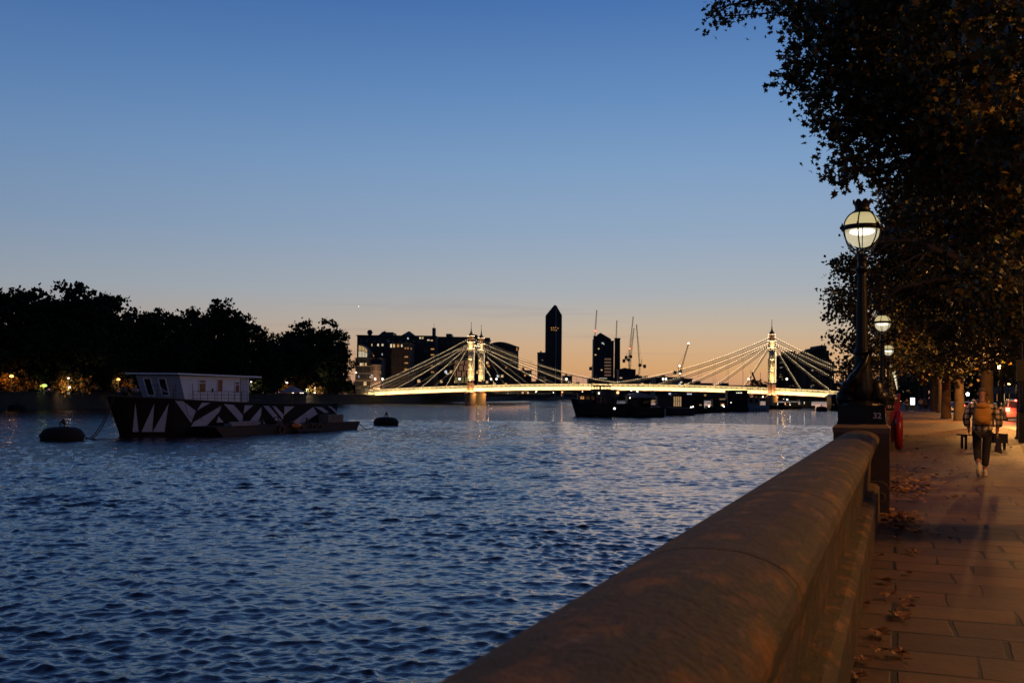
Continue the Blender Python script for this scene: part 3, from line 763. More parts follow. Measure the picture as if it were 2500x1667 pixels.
def building(name, label, px0, px1, ytop, Y, depth, base=3.0, wall=None, cat='building', lit=(), rows=0, cols=0, wh=(1.3, 1.5), prob=.05, group=None, slabs=0, winname='window', seed=1):
    A = AT(px0, ytop, Y); B = AT(px1, ytop, Y); w = B.x - A.x; h = A.z - base
    r = thing(name, label, cat, (A.x, Y, base), 0, group)
    b = MB(); b.box(0, w, 0, depth, 0, h); b.build('wall', wall or fac_dark, r)
    b = MB(); b.box(-.4, w + .4, -.5, depth + .4, h, h + .5); b.box(w * .3, w * .45, 2, depth * .6, h + .5, h + 2.2); b.build('roof', roof_m, r)
    if slabs:
        b = MB()
        for k in range(1, slabs): b.box(-.1, w + .1, -.9, 0, h * k / slabs, h * k / slabs + .25)
        b.build('balcony_slab', fac_pale, r)
    rn = random.Random(seed)
    for i in range(rows):
        for j in range(cols):
            m = glass_dark
            u = rn.random()
            if u < prob: m = rn.choice((win_warm, win_amber, win_pale, win_warm, win_cool))
            link(winname, winmesh(wh[0], wh[1], m), r, ((j + .5 + .15 * ((i * 7 + j) % 2)) * w / cols, -.02, h * (i + .35) / rows))
    for (lx, ly, lw, lh, m) in lit:      # lit windows read off the photograph, set on the facade plane
        P = AT(lx, ly, Y); s_ = Y / F
        link(winname, winmesh(lw * s_, lh * s_, m), r, (P.x - A.x, -.14, P.z - base - lh * s_ / 2))
    return r, w, h, A
def hip(r, w, d, h, hh, x0=0):
    b = MB(); b.add([(x0, 0, h), (x0 + w, 0, h), (x0 + w, d, h), (x0, d, h), (x0 + w * .45, d * .5, h + hh), (x0 + w * .55, d * .5, h + hh)],
                    [(0, 1, 5, 4), (1, 2, 5), (2, 3, 4, 5), (3, 0, 4), (3, 2, 1, 0)]); b.build('roof_light', roof_m, r)
W_, A_, P_, C_ = win_warm, win_amber, win_pale, win_cool
# riverside apartments behind the left half of the bridge
r, w, h, A = building('apartment_block', 'curved glazed apartment block with pale balconies at the left end of the bridge', 868, 932, 876, 450, 16, 3.3, fac_dark,
    lit=[(925, 927, 3, 4, W_), (908, 927, 3, 3, A_), (905, 920, 6, 4, P_), (881, 890, 5, 9, P_), (886, 890, 4, 9, W_), (893, 890, 5, 9, W_), (876, 919, 2, 6, C_), (927, 908, 6, 5, W_)], rows=5, cols=7, wh=(1.5, 1.9), prob=.06, slabs=5)
s_ = 450 / F
b = MB(); pl = [(0, 0)] + [(27 * s_ * math.sin(R(90) * k / 10), 34 * s_ * math.cos(R(90) * k / 10)) for k in range(11)]
b.prismy([(x + 6 * s_, z + h + .5) for x, z in pl], 0, 14); pent = b.build('vaulted_penthouse', fac_dark, r)
for k in range(6):
    x = 7.5 * s_ + k * 3.6 * s_; hh = 31 * s_ * math.cos(math.asin(min(.98, (x - 6 * s_) / (27 * s_))))
    link('arched_window', winmesh(2.7 * s_, max(.6, hh * .5), P_), pent, (x + 1.3 * s_, -.08, h + .8)); link('arched_window', winmesh(2.7 * s_, max(.5, hh * .38), W_), pent, (x + 1.3 * s_, -.08, h + .9 + hh * .52))
b = MB(); b.lathe([(9 * s_, 0)] + [(9 * s_, h * .0)] + [(9 * s_, h * .82)], 20, (w * .82, -1.0, 0)); b.build('bay', mat('bay_glass', (.16, .11, .08), .4, 0, .2, .5), r)
b = MB()
for k in range(6): b.lathe([(13 * s_, h * .165 * k), (13 * s_, h * .165 * k + .35)], 22, (w * .8, -1.0, 0))
for k in range(7):
    a = R(200 + 22 * k); b.tube([(w * .8 + 12 * s_ * math.cos(a), -1 + 12 * s_ * math.sin(a), 0), (w * .8 + 12 * s_ * math.cos(a), -1 + 12 * s_ * math.sin(a), h * .83)], .09, 4)
b.build('balcony', fac_pale, r)
light('POINT', 'facade_fill_light', (w * .9, -14, 3), 9000, (1, .6, .3), .3, parent=r)  # unseen lamp added to brighten the balcony facade
building('apartment_block', 'brick apartment block with small roof light behind the curved balcony block', 898, 1000, 838, 470, 25, 3.3, fac_brick,
    lit=[(908, 842, 3, 6, W_), (923, 842, 5, 6, P_), (934, 842, 5, 6, P_), (955, 844, 5, 9, P_), (962, 844, 5, 9, W_), (972, 844, 6, 8, A_), (981, 844, 4, 7, P_), (909, 864, 2, 5, A_), (912, 868, 3, 5, A_), (933, 865, 2.5, 5, C_),
         (990, 850, 4, 5, A_), (996, 850, 4, 5, A_), (1004, 851, 4, 4, A_), (992, 871, 9, 4, A_), (992, 886, 9, 4, A_), (991, 901, 8, 4, A_)], rows=6, cols=9, wh=(1.4, 1.7), prob=.03)
b_, w, h, A = building('apartment_block', 'broad dark apartment block with the tallest roof and a lit penthouse behind it', 872, 1064, 820, 500, 30, 3.3, fac_dark,
    lit=[(996, 826, 4, 5, C_), (1026, 825, 5, 5, P_), (1032, 825, 5, 5, W_), (1046, 830, 6, 3.5, P_), (1054, 831, 6, 3.5, W_), (1056, 852, 9, 4, A_), (1056, 866, 9, 4, A_), (1055, 893, 8, 4, A_), (1056, 908, 8, 4, A_)], rows=6, cols=12, wh=(1.6, 1.7), prob=.02)
hip(b_, 24 * 500 / F, 9, h + .5, 2.4, w * .27); hip(b_, 34 * 500 / F, 9, h + .5, 2.4, w * .56)
b = MB(); b.sphere((w * .15, 3, h + 2.0), 1.4, 10, 8); b.tube([(w * .15, 3, h), (w * .15, 3, h + 1.5)], .8, 8); b.build('dome_vent', roof_m, b_)
b = MB(); b.box(w * .95, w * .985, 2, 8, h + .5, h + 4.6); b.tube([(w * .968, 4, h + 4), (w * .968, 4, h + 6.8)], .08, 5); b.build('chimney', roof_m, b_)
at_, w, h, A = building('apartment_block', 'dark block with a tall pinkish glass atrium behind the left bridge towers', 1062, 1150, 824, 520, 30, 3.3, fac_dark, lit=[(1092, 912, 7, 3, P_), (1099, 911, 6, 2, W_)], rows=6, cols=8, wh=(1.5, 1.6), prob=.03)
gm = emat('atrium_glow', (1.0, .5, .26), .30); gm2 = emat('atrium_glow_low', (.95, .75, .3), .30)
b = MB(); sc = 520 / F
for k in range(16):
    for z0, z1, mi in ((880, 890, 0), (892, 904, 0), (906, 918, 0), (920, 934, 1)):
        if (k * 7 + z0) % 5 == 0: continue
        x = (1109 + k * 2.45 - 1062) * sc; b.box(x, x + 1.9 * sc, -.35, -.2, (AT(1100, z1, 520).z - 3.3), (AT(1100, z0, 520).z - 3.3), mi)
b.build('atrium_glazing', [gm, gm2], at_)
b = MB()
for k in range(20): b.box((1107 + k * 2.45 - 1062) * sc - .1, (1107 + k * 2.45 - 1062) * sc + .1, -.45, -.2, 2, AT(1100, 832, 520).z - 3.3)
b.build('mullion', dark_metal, at_)
building('apartment_block', 'dark block with a stepped slanting roof just right of the left bridge towers', 1140, 1194, 826, 540, 30, 3.3, fac_dark, lit=[(1193, 893, 7, 5, A_), (1190, 908, 5, 4, W_)], rows=6, cols=5, wh=(1.5, 1.6), prob=.03)
cr, w, h, A = building('apartment_block', 'long dark block with a curved roof and a glazed right end behind the bridge stays', 1194, 1266, 848, 560, 34, 3.3, fac_dark,
    lit=[(1254, 884, 3, 3, C_), (1246, 886, 3, 2, P_), (1236, 897, 5, 6, A_), (1262, 852, 3, 9, A_), (1240, 960, 4, 2, W_)], rows=6, cols=8, wh=(1.6, 1.6), prob=.03)
b = MB(); b.prismy([(w * k / 10, h + .4 + 3.2 * math.sin(math.pi * (.15 + .85 * k / 10)) * (1 - .3 * k / 10)) for k in range(11)] + [(w, h), (0, h)], 0, 30); b.build('curved_roof', roof_m, cr)
building('apartment_block', 'low dark block stepping down to the river right of the curved roof block', 1266, 1298, 905, 600, 30, 3.3, fac_dark, rows=3, cols=5, prob=.12, seed=4)

# slim pointed tower
def pointed_tower(name, label, px0, px1, yshoulder, yapex, xapex, Y, base=3.0):
    A = AT(px0, yshoulder, Y); B = AT(px1, yshoulder, Y); w = B.x - A.x; h = A.z - base; ap = AT(xapex, yapex, Y); hz = ap.z - base
    r = thing(name, label, 'tower', (A.x, Y, base), 0)
    b = MB(); d = w; xa = ap.x - A.x
    pl = [(0, 0), (w, 0), (w, h), (xa + w * .1, hz - w * .06), (xa, hz), (xa - w * .07, hz - w * .04), (0, h)]
    b.prismy(pl, 0, d); fixn(b.build('shaft', fac_dark, r)); return r, w, h, A, hz
r, w, h, A, hz = pointed_tower('skyscraper', 'slim pointed glass tower standing alone above the skyline', 1333, 1372, 769, 744, 1355, 1150)
b = MB()
for k in range(30): b.box(-.5 if k % 2 else -.3, w + .5 if k % 2 else w + .3, -.5, .0, h * k / 30 * .88, h * k / 30 * .88 + .5)
b.build('floor_band', fac_dark, r)
b = MB(); b.box(w * .6, w * .66, -.8, 0, 0, h + 8); b.build('fin', mat('steel_fin', (.25, .25, .28), .4), r)
sc = 1150 / F
for px, py in ((1346, 802), (1351, 802), (1356, 801), (1362, 803), (1347, 807), (1353, 807), (1358, 808)):
    link('window', winmesh(3.2 * sc, 3.2 * sc, A_), r, (AT(px, py, 1150).x - A.x, -.95, AT(px, py, 1150).z - 3))
for k in range(22):
    for cx in (.12, .3, .45, .72, .85): link('window', winmesh(1.9, 1.7, glass_dark), r, (w * cx, -.52, 4 + k * 3.6))
building('tower_annexe', 'lower stepped block attached beside the slim pointed tower', 1313, 1334, 861, 1130, 18, 3, fac_dark, lit=[(1324, 879, 1.5, 1.5, P_), (1330, 921, 2, 2, W_), (1353, 920, 2, 2, W_)][:2], rows=12, cols=5, wh=(1.8, 1.6), prob=.06, seed=3)
r, w, h, A, hz = pointed_tower('skyscraper', 'broader dark tower with a slanting pointed roof beside the square chimney', 1450, 1492, 827, 812, 1466, 1250)
sc = 1250 / F
b = MB(); b.prismy([(w, 0), (w + 7 * sc, 0), (w + 7 * sc, h - 5 * sc), (w, h - 5 * sc)], 0, w); b.box(w * .95, w + 10 * sc, -.5, w, h - 5 * sc, h - 4 * sc); b.build('side_slab', fac_dark, r)
b = MB(); b.prismy([(w * .55, h * .72), (w * .85, h - 6 * sc), (w, h - 4 * sc), (w * .9, h - 12 * sc), (w * .7, h * .62)], -.8, 0); b.build('slanting_screen', roof_m, r)
b = MB()
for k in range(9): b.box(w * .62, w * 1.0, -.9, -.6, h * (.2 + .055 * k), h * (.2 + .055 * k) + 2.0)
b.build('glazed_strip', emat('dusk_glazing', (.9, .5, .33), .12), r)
link('window', winmesh(5 * sc, 3 * sc, C_), r, (AT(1471, 837, 1250).x - A.x, -.95, AT(1471, 839, 1250).z - 3)); link('window', winmesh(3 * sc, 2 * sc, P_), r, (AT(1474, 841, 1250).x - A.x, -.95, AT(1471, 841, 1250).z - 3))
for k in range(16):
    for cx in (.1, .28, .46): link('window', winmesh(2.2, 1.7, glass_dark if (k * 5 + int(cx * 10)) % 11 else W_), r, (w * cx, -.2, 3 + k * 3.8))
A = AT(1502, 825, 1300); B = AT(1514, 825, 1300); r = thing('power_station_chimney', 'plain square power station chimney right of the broader tower', 'chimney', (A.x, 1300, 3))
b = MB(); w = B.x - A.x; h = A.z - 3; b.add([(0 - .6, 0, 0), (w + .6, 0, 0), (w + .6, w, 0), (-.6, w, 0), (0, 0, h), (w, 0, h), (w, w, h), (0, w, h)], [(0, 1, 5, 4), (1, 2, 6, 5), (2, 3, 7, 6), (3, 0, 4, 7), (4, 5, 6, 7)]); b.box(-.5, w + .5, -.5, w + .5, h - 2, h); b.build('shaft', dark_wall, r)

# low dark skyline beyond the bridge
sky = [('low_building', 'low dark roof right of the slim tower annexe', 1376, 1397, 918, 900), ('low_building', 'low dark terrace with steam above it left of the broader tower', 1397, 1438, 938, 900), ('construction_core', 'scaffolded stepped podium at the foot of the broader tower', 1438, 1500, 922, 1200),
       ('power_station', 'dark stepped power station hall under the tower cranes', 1512, 1552, 902, 1250), ('power_station', 'lower right shoulder of the dark power station hall', 1552, 1568, 918, 1250), ('low_building', 'long low dark roofline right of the power station', 1564, 1606, 923, 900), ('low_building', 'low dark office with two lit windows under the small crane', 1600, 1655, 921, 850),
       ('low_building', 'stepped low building with a lit window behind midspan', 1655, 1690, 925, 800), ('low_building', 'flat low shed left of the flagpole', 1688, 1740, 936, 800), ('low_building', 'flat dark low roof under the steep stays left of the right tower', 1740, 1830, 941, 800), ('low_building', 'low dark block right of the estate towers beside the bank trees', 2036, 2120, 936, 700),
       ('low_building', 'low dark block between the curved block and the slim tower', 1294, 1345, 932, 800)]
for i, (n_, l_, a, c, yt, Y) in enumerate(sky):
    lit = []
    if i == 2: lit = [(1465 + 5 * k, 923, 3.5, 2.5, P_) for k in range(4)]
    if i == 3: lit = [(1514, 922, 3, 2, P_)]
    if i == 6: lit = [(1654, 933, 2, 4, P_)]
    if i == 7: lit = [(1663, 933, 6, 4, P_), (1659, 926, 2, 2, C_)]
    building(n_, l_, a, c, yt, Y, 30, 3, fac_dark, lit=lit, rows=2, cols=max(3, int((c - a) / 7)), wh=(2.2, 1.7), prob=.1, seed=i, group='low buildings along the skyline')
b = MB(); A = AT(1519, 902, 1250); sc = 1250 / F; r_ = thing('power_station', 'blocky upper tier of the power station below the crane masts', 'building', (A.x, 1250, A.z), 0)
b.box(0, 22 * sc, 2, 20, -1, 3 * sc); b.box(24 * sc, 29 * sc, 2, 20, -1, 1.5 * sc); b.build('wall', fac_dark, r_)
# estate towers behind the right half
def stepped(label, steps, Y, lit, base=3):
    A = AT(steps[0][0], steps[0][2], Y); r = thing('estate_tower', label, 'apartment tower', (A.x, Y, base), 0, 'stepped estate towers')
    b = MB()
    for i, (a, c, yt) in enumerate(steps):
        p = AT(a, yt, Y); q = AT(c, yt, Y); b.box(p.x - A.x, q.x - A.x, (i % 3) * .5, 18, 0, p.z - base)
    b.build('wall', fac_brick, r)
    for px, py, lw, lh, m in lit:
        P = AT(px, py, Y); link('window', winmesh(lw * Y / F, lh * Y / F, m), r, (P.x - A.x, -.12, P.z - base))
    rn = random.Random(len(steps))
    for k in range(40):
        a, c, yt = rn.choice(steps); px = rn.uniform(a + 2, c - 2); py = rn.uniform(yt + 6, 940); P = AT(px, round(py / 6.0) * 6, Y)
        link('window', winmesh(1.6, 1.2, glass_dark), r, (P.x - A.x, -.06, P.z - base))
    return r
stepped('broad dark estate block with a rooftop box behind the right tower stays', [(1895, 1903, 872), (1903, 1906, 869), (1906, 1960, 867), (1928, 1944, 857)], 560,
        [(1905, 886, 2, 1.2, W_), (1909, 885.5, 3, 1.5, P_), (1906, 898, 4, 1.5, P_), (1910, 896, 3, 1, C_), (1906, 915, 2, 2, W_), (1904, 920, 3, 1.2, P_), (1909, 921, 3, 1.2, W_), (1910, 927, 2, 1.5, P_), (1929, 942, 2.5, 1, W_), (1936, 942, 2, 1, C_)])
stepped('tallest stepped estate tower rising right of the right bridge tower', [(1967, 1976, 860), (1976, 1989, 854), (1989, 2002, 849), (2002, 2018, 843), (2018, 2025, 855), (2025, 2027, 872), (2027, 2037, 882)], 540,
        [(1983, 905, 4, 2, P_), (1986, 903, 3, 1.5, W_), (1983, 929, 2, 2, W_), (1980, 942, 3, 1, P_), (1985, 941, 3.5, 1.5, P_), (1981, 946, 2.5, 1.5, C_), (1999, 918, 2, 1, A_)])

# ================================================================ TOWER CRANES
crane_m = mat('crane_steel', (.10, .05, .035), .6, .2)
def crane(label, bx, by, cabx, caby, tx, ty, Y, red=None, cw=True):
    base = AT(bx, by, Y); cab = AT(cabx, caby, Y); tip = AT(tx, ty, Y)
    r = thing('tower_crane', label, 'crane', base, 0, 'luffing cranes on the skyline')
    def lattice(a, c, w, nm, k=14):
        a = a - base; c = c - base; b = MB(); offs = [Vector((w / 2, 0, 0)), Vector((-w / 2, 0, 0)), Vector((0, w * .6, 0))]
        for o in offs: b.bar(a + o, c + o * .6, .28)
        for i in range(k):
            p = a.lerp(c, i / k); q = a.lerp(c, (i + 1) / k); b.bar(p + offs[i % 3], q + offs[(i + 1) % 3], .2)
        b.build(nm, crane_m, r)
    lattice(base, cab, 2.2, 'mast', 8); lattice(cab, tip, 1.7, 'jib', 18)
    d = 1 if tx < cabx else -1; c = cab - base; b = MB()
    b.box(c.x - 1.6, c.x + 1.6, -1.5, 1.5, c.z - 1, c.z + 2.6); b.build('cab', dark_metal, r)
    if cw:
        b = MB(); b.bar(c, c + Vector((d * 7, 0, 1)), 1, .8); b.box(c.x + d * 6 - 1.6, c.x + d * 6 + 1.6, -1.4, 1.4, c.z - 2.6, c.z + 1.6); b.bar(c + Vector((d * 2, 0, 1)), c + Vector((d * 2.6, 0, 8)), .5)
        b.bar(c + Vector((d * 2.6, 0, 8)), c.lerp(tip - base, .75), .12); b.build('counterweight', dark_metal, r)
    if red:
        p = AT(red[0], red[1], Y) - base; b = MB(); b.sphere(p + Vector((0, -1.5, 0)), .62, 8, 6); b.build('warning_light', red_glow, r)
    return r
crane('crane with an upright jib and a red light rising left of the broader tower', 1451, 850, 1452, 825, 1457, 757, 1230, (1453, 808), False)
crane('thin crane jib standing straight behind the square chimney', 1501, 912, 1503, 868, 1506, 782, 1320, (1501.5, 863), False)
crane('tallest crane with a steep jib above the power station', 1537, 903, 1535, 880, 1546, 773, 1240, (1537, 851))
crane('shorter crane jib just right of the tallest one, crossing it at the cab', 1538, 903, 1540, 872, 1548, 801, 1260, None)
crane('crane with its jib leaning left at the right end of the power station', 1560, 918, 1562, 893, 1554, 792, 1240, None)
cr6 = crane('small leaning crane with a bright tip over the middle of the bridge', 1660, 926, 1661, 908, 1681, 839, 1100, None)
b = MB(); p = AT(1681, 838, 1100) - cr6.location; b.sphere(p, .75, 8, 6); p = AT(1659, 893, 1100) - cr6.location; b.sphere(p, .8, 8, 6); p = AT(1660, 911, 1100) - cr6.location; b.sphere(p, .7, 8, 6); b.build('work_light', emat('crane_light', (1, .95, .9), 6), cr6)
# planet low in the evening sky
b = MB(); p = AT(875.5, 748, 6000); b.sphere((0, 0, 0), 3.6, 10, 8); tag(b.build('evening_star', emat('star_glow', (1, .97, .9), 1.2), None, True, p), 'tiny bright evening star low in the clear sky over the apartment blocks', 'star')
# ================================================================ DAZZLE PAINTED BARGE
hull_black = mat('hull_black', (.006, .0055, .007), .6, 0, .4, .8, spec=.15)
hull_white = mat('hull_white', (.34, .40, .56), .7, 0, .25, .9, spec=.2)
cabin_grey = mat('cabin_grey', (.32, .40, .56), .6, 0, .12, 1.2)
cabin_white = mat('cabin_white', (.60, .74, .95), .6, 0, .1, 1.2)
wood_brown = mat('boat_brown', (.10, .06, .035), .6, 0, .35, 2)
rust = mat('rusty_steel', (.022, .014, .012), .7, 0, .5, 1.5, .004, 12)
rope_m = mat('rope', (.04, .035, .03), .9)
rubber = mat('rubber', (.10, .06, .045), .9, 0, .4, 3)
amber_glass = mat('curtained_glass', (.14, .07, .03), .3, 0, .3, 4)
sail_cloth = mat('grey_canvas', (.25, .25, .28), .8, 0, .2, 2)
B0 = Vector((-35.3, 90, 0)); BU = Vector((.475, .88, 0)).normalized()
BR = math.atan2(BU.y, BU.x) + math.pi          # local +x points to the bow (towards the camera), origin at the stem on the waterline
barge = thing('houseboat_barge', 'black and white dazzle painted barge with a pale deckhouse moored between buoys', 'barge', B0, BR)
# local: stern at x=-28.5; near (starboard) side: local y sign
def bl(P): return Matrix.Rotation(-BR, 3, 'Z') @ (Vector(P) - B0)
side = 1 if bl(B0 + Vector((.88, -.475, 0))).y > 0 else -1
def deckz(s): return 3.62 - .062 * s + .0014 * s * s * (1 if s < 22 else 1)      # sheer, s = metres aft of the stem
def beam(s): return 2.6 * min(1, (max(s, 0) / 4.0)) ** .8 if s < 4 else 2.6
SS = [0, .8, 1.8, 3, 4, 8, 12, 16, 20, 24.5, 27.5, 28.5]
def hp(s, z, sd):       # hull point: raked stem, slight flare
    rake = -1.35 * max(0, (z / 3.6)) * max(0, 1 - s / 4.5)
    bm = beam(s) * (1 if s < 27 else .8) * (.93 + .07 * z / 3.5) + (.25 * max(0, z / 3.6) * max(0, 1 - s))
    return (-(s + rake), sd * bm, z)
b = MB(); zs = [-.6, .35, 1.2, 2.2, 1.0]
for sd in (1, -1):
    vs = []; fs = []
    for s in SS:
        for j, z in enumerate((-.8, .3, 1.2, 2.2, 99)):
            vs.append(hp(s, deckz(s) if z == 99 else z, sd))
    for i in range(len(SS) - 1):
        for j in range(4): fs.append((i * 5 + j, i * 5 + j + 1, (i + 1) * 5 + j + 1, (i + 1) * 5 + j))
    b.add(vs, fs)
n = len(SS)
b.add([hp(s, deckz(s) - .25, sd) for sd in (1, -1) for s in SS], [(i, i + 1, n + i + 1, n + i) for i in range(n - 1)])
b.add([hp(28.5, z, sd) for z in (-.8, deckz(28.5)) for sd in (1, -1)], [(0, 1, 3, 2)])
b.add([hp(0, z, sd) for z in (-.8, .3, 1.2, 2.2, deckz(0)) for sd in (1, -1)], [(2 * i, 2 * i + 1, 2 * i + 3, 2 * i + 2) for i in range(4)])
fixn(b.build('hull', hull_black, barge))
hullo = barge.children[0]
# white dazzle shapes, traced onto the hull side a few millimetres proud of it
pz = [[(330, 983), (338, 1054), (323, 1054)], [(376, 985), (371, 1054), (345, 1054)], [(411, 985), (401, 1054), (372, 1054)],
      [(427, 978), (446, 979), (478, 1003), (466, 1032)], [(492, 983), (513, 983), (480, 1002)], [(540, 990), (536, 1004), (504, 1039), (466, 1041), (472, 1030)], [(533, 1016), (546, 1031), (528, 1031)],
      [(546, 986), (570, 988), (593, 1014), (590, 1035), (575, 1018)], [(597, 989), (618, 989), (594, 1010)], [(638, 993), (637, 1012), (628, 1034), (603, 1034)], [(637, 1020), (650, 1036), (632, 1036)],
      [(642, 990), (656, 991), (688, 1028), (676, 1030)], [(664, 991), (672, 991), (692, 1012), (690, 1024)], [(694, 992), (718, 992), (693, 1014)], [(764, 993), (775, 1010), (735, 1036), (706, 1036)],
      [(767, 992), (786, 994), (803, 1006), (793, 1008)], [(800, 991), (808, 992), (832, 1010), (826, 1013)]]
b = MB()
def project(P):
    v = CM.transposed() @ (Vector(P) - Vector((0, 0, HC))); return 1250 + 2430.56 * v.x / -v.z, 833.5 + SHY - 2430.56 * v.y / -v.z
BM = Matrix.Rotation(BR, 3, 'Z')
def hw(s, z): return B0 + BM @ Vector(hp(s, z, side))
def to_hull(px, py):
    s = max(.1, (px - 290) / 545 * 27); z = 2.0
    for _ in range(12):
        x0, y0 = project(hw(s, z)); x1, y1 = project(hw(s + .02, z)); x2, y2 = project(hw(s, z + .02))
        a, b2, c, d2 = (x1 - x0) / .02, (x2 - x0) / .02, (y1 - y0) / .02, (y2 - y0) / .02; D = a * d2 - b2 * c; ex, ey = px - x0, py - y0
        if abs(D) < 1e-6: break
        s = min(28.4, max(.05, s + (ex * d2 - b2 * ey) / D)); z = min(deckz(s), max(.0, z + (a * ey - c * ex) / D))
    v = hp(s, z, side); return Vector((v[0], v[1] + side * .03, v[2]))
for pl in pz:
    cx = sum(p[0] for p in pl) / len(pl); cy = sum(p[1] for p in pl) / len(pl)
    pts = [to_hull(*p) for p in pl]
    out = []
    for i in range(len(pts)):      # subdivide edges so that the patch follows the side
        a, c = pl[i], pl[(i + 1) % len(pl)]
        for k in range(3): u = k / 3; out.append(to_hull(a[0] + (c[0] - a[0]) * u, a[1] + (c[1] - a[1]) * u))
    ctr = to_hull(cx, cy); m = len(out)
    b.add([ctr] + out, [(0, 1 + i, 1 + (i + 1) % m) for i in range(m)])
b.build('dazzle_patch', hull_white, hullo)
b = MB()
for sd in (side,):
    b.tube([Vector(hp(s, deckz(s) + .03, sd)) for s in SS], .07, 6)
b.build('gunwale', rust, barge)
# deckhouse
ys = side
def Bp(k, n_, z): return (-k, n_ * ys, z)
zb, zt = 3.15, 5.62
h_ = MB()
base = [(5.7, 2.05), (3.9, -1.5), (14.1, -1.6), (14.1, 2.05)]; topp = [(4.9, 2.05), (2.9, -1.5), (14.0, -1.6), (14.0, 2.05)]
h_.add([Bp(k, n_, zb) for k, n_ in base] + [Bp(k, n_, zt) for k, n_ in topp], [(0, 1, 5, 4), (1, 2, 6, 5), (2, 3, 7, 6), (4, 5, 6, 7)], 0)
h_.add([Bp(k, n_, zb) for k, n_ in (base[0], base[3])] + [Bp(k, n_, zt) for k, n_ in (topp[0], topp[3])], [(0, 1, 3, 2)], 1)
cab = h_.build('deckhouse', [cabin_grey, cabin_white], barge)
b = MB(); rl = [(4.2, 2.6), (2.0, -1.9), (15.4, -2.0), (15.4, 2.6)]
b.add([Bp(k, n_, zt + (.1 if k < 6 else 0)) for k, n_ in rl] + [Bp(k, n_, zt + .16 + (.08 if k < 6 else 0)) for k, n_ in rl], [(0, 1, 2, 3), (4, 5, 6, 7), (0, 1, 5, 4), (1, 2, 6, 5), (2, 3, 7, 6), (3, 0, 4, 7)])
b.build('roof', cabin_white, barge)
def pane(x0, x1, z0, z1, nm, glass, frame, y=2.05, mid=None, par=cab):
    f = MB(); t = .07
    for a, c, e, g_ in ((x0, x1, z0, z0 + t), (x0, x1, z1 - t, z1), (x0, x0 + t, z0 + t, z1 - t), (x1 - t, x1, z0 + t, z1 - t)) + (((x0 + t, x1 - t, mid, mid + .08),) if mid else ()):
        f.box(-c, -a, (y * ys) if ys > 0 else y * ys - .08, (y * ys + .08) if ys > 0 else y * ys, e, g_)
    o = f.build(nm, frame, par)
    g2 = MB(); g2.box(-x1 + t, -x0 - t, y * ys - (.0 if ys > 0 else .03), y * ys + (.03 if ys > 0 else 0), z0 + t, z1 - t); 
    g2.build('pane', glass, par).name = 'pane'
    return o
pane(7.3, 8.2, 4.05, 5.3, 'window', amber_glass, cabin_white, mid=4.95)
pane(9.7, 10.45, 4.15, 5.4, 'door_window', mat('lit_curtain', (.25, .09, .03), .5), cabin_white)
b = MB(); b.box(-10.4, -9.75, min(2.05 * ys, 2.11 * ys), max(2.05 * ys, 2.11 * ys), 3.2, 4.15); b.build('door', cabin_white, cab)
pane(12.1, 12.75, 4.05, 5.2, 'window', amber_glass, cabin_white, mid=4.85)
b = MB(); b.box(-12.75, -12.1, min(2.05 * ys, 2.11 * ys), max(2.05 * ys, 2.11 * ys), 3.2, 4.05)
for k in range(6): x = 12.95 + k * .2; b.box(-x - .11, -x, min(2.05 * ys, 2.13 * ys), max(2.05 * ys, 2.13 * ys), 3.2, 5.6)
b.build('corrugated_panel', cabin_white, cab)
b = MB(); b.box(-14.0, -12.9, min(2.05 * ys, 2.07 * ys), max(2.05 * ys, 2.07 * ys), 3.2, 5.6); b.build('groove_shade', rust, cab)  # dark sheet put behind the strips as shade in the corrugations
b = MB(); b.lathe([(.07, 0), (.07, .35), (.03, .4)], 8, (-9.1, 2.12 * ys, 4.1)); b.build('wall_lamp', dark_metal, cab)
# two slanted windows on the front face
fa = Vector(Bp(5.7, 2.05, zb)); fb = Vector(Bp(3.9, -1.5, zb)); ta = Vector(Bp(4.9, 2.05, zt)); tb = Vector(Bp(2.9, -1.5, zt))
fn = (fb - fa).cross(ta - fa).normalized(); fn = fn if fn.x > 0 else -fn
def fp(u, v, o=.03): return (fa.lerp(fb, u)).lerp(ta.lerp(tb, u), v) + fn * o
for u0 in (.34, .68):
    b = MB(); u1 = u0 + .17
    b.add([fp(u0 + .02, .28, .035), fp(u1 - .02, .28, .035), fp(u1 - .02, .86, .035), fp(u0 + .02, .86, .035)], [(0, 1, 2, 3)], 0)
    for a, c in (((u0, .24), (u1, .24)), ((u0, .9), (u1, .9)), ((u0, .24), (u0, .9)), ((u1, .24), (u1, .9))): b.bar(fp(*a), fp(*c), .09, .09, 1)
    b.build('window', [glass_dark, cabin_white], cab)
# railings, posts, gear
b = MB()
def rail(s0, s1, n_, zz, hh, sd=1, k=6):
    for i in range(k + 1):
        s = s0 + (s1 - s0) * i / k; b.tube([Bp(s, n_ * sd, zz), Bp(s, n_ * sd, zz + hh)], .022, 5)
    for q in (.35, .68, 1.0): b.tube([Bp(s0, n_ * sd, zz + hh * q), Bp(s1, n_ * sd, zz + hh * q)], .016, 5)
rail(6.3, 13.6, 2.45, 3.15, 1.05, 1, 8); rail(14.6, 26.5, 2.4, 2.9, .95, 1, 9); rail(14.6, 26.5, 2.4, 2.9, .95, -1, 9)
rail(1.6, 4.2, 2.1, 3.4, 1.3, 1, 2); rail(1.6, 4.0, 1.9, 3.4, 1.2, -1, 3)
b.build('railing', rust, barge)
b = MB()
for k_, n_ in ((3.0, 1.3), (4.3, 2.2), (6.2, 2.4)): b.tube([Bp(k_, n_, 3.2), Bp(k_, n_, 4.9)], .03, 6)
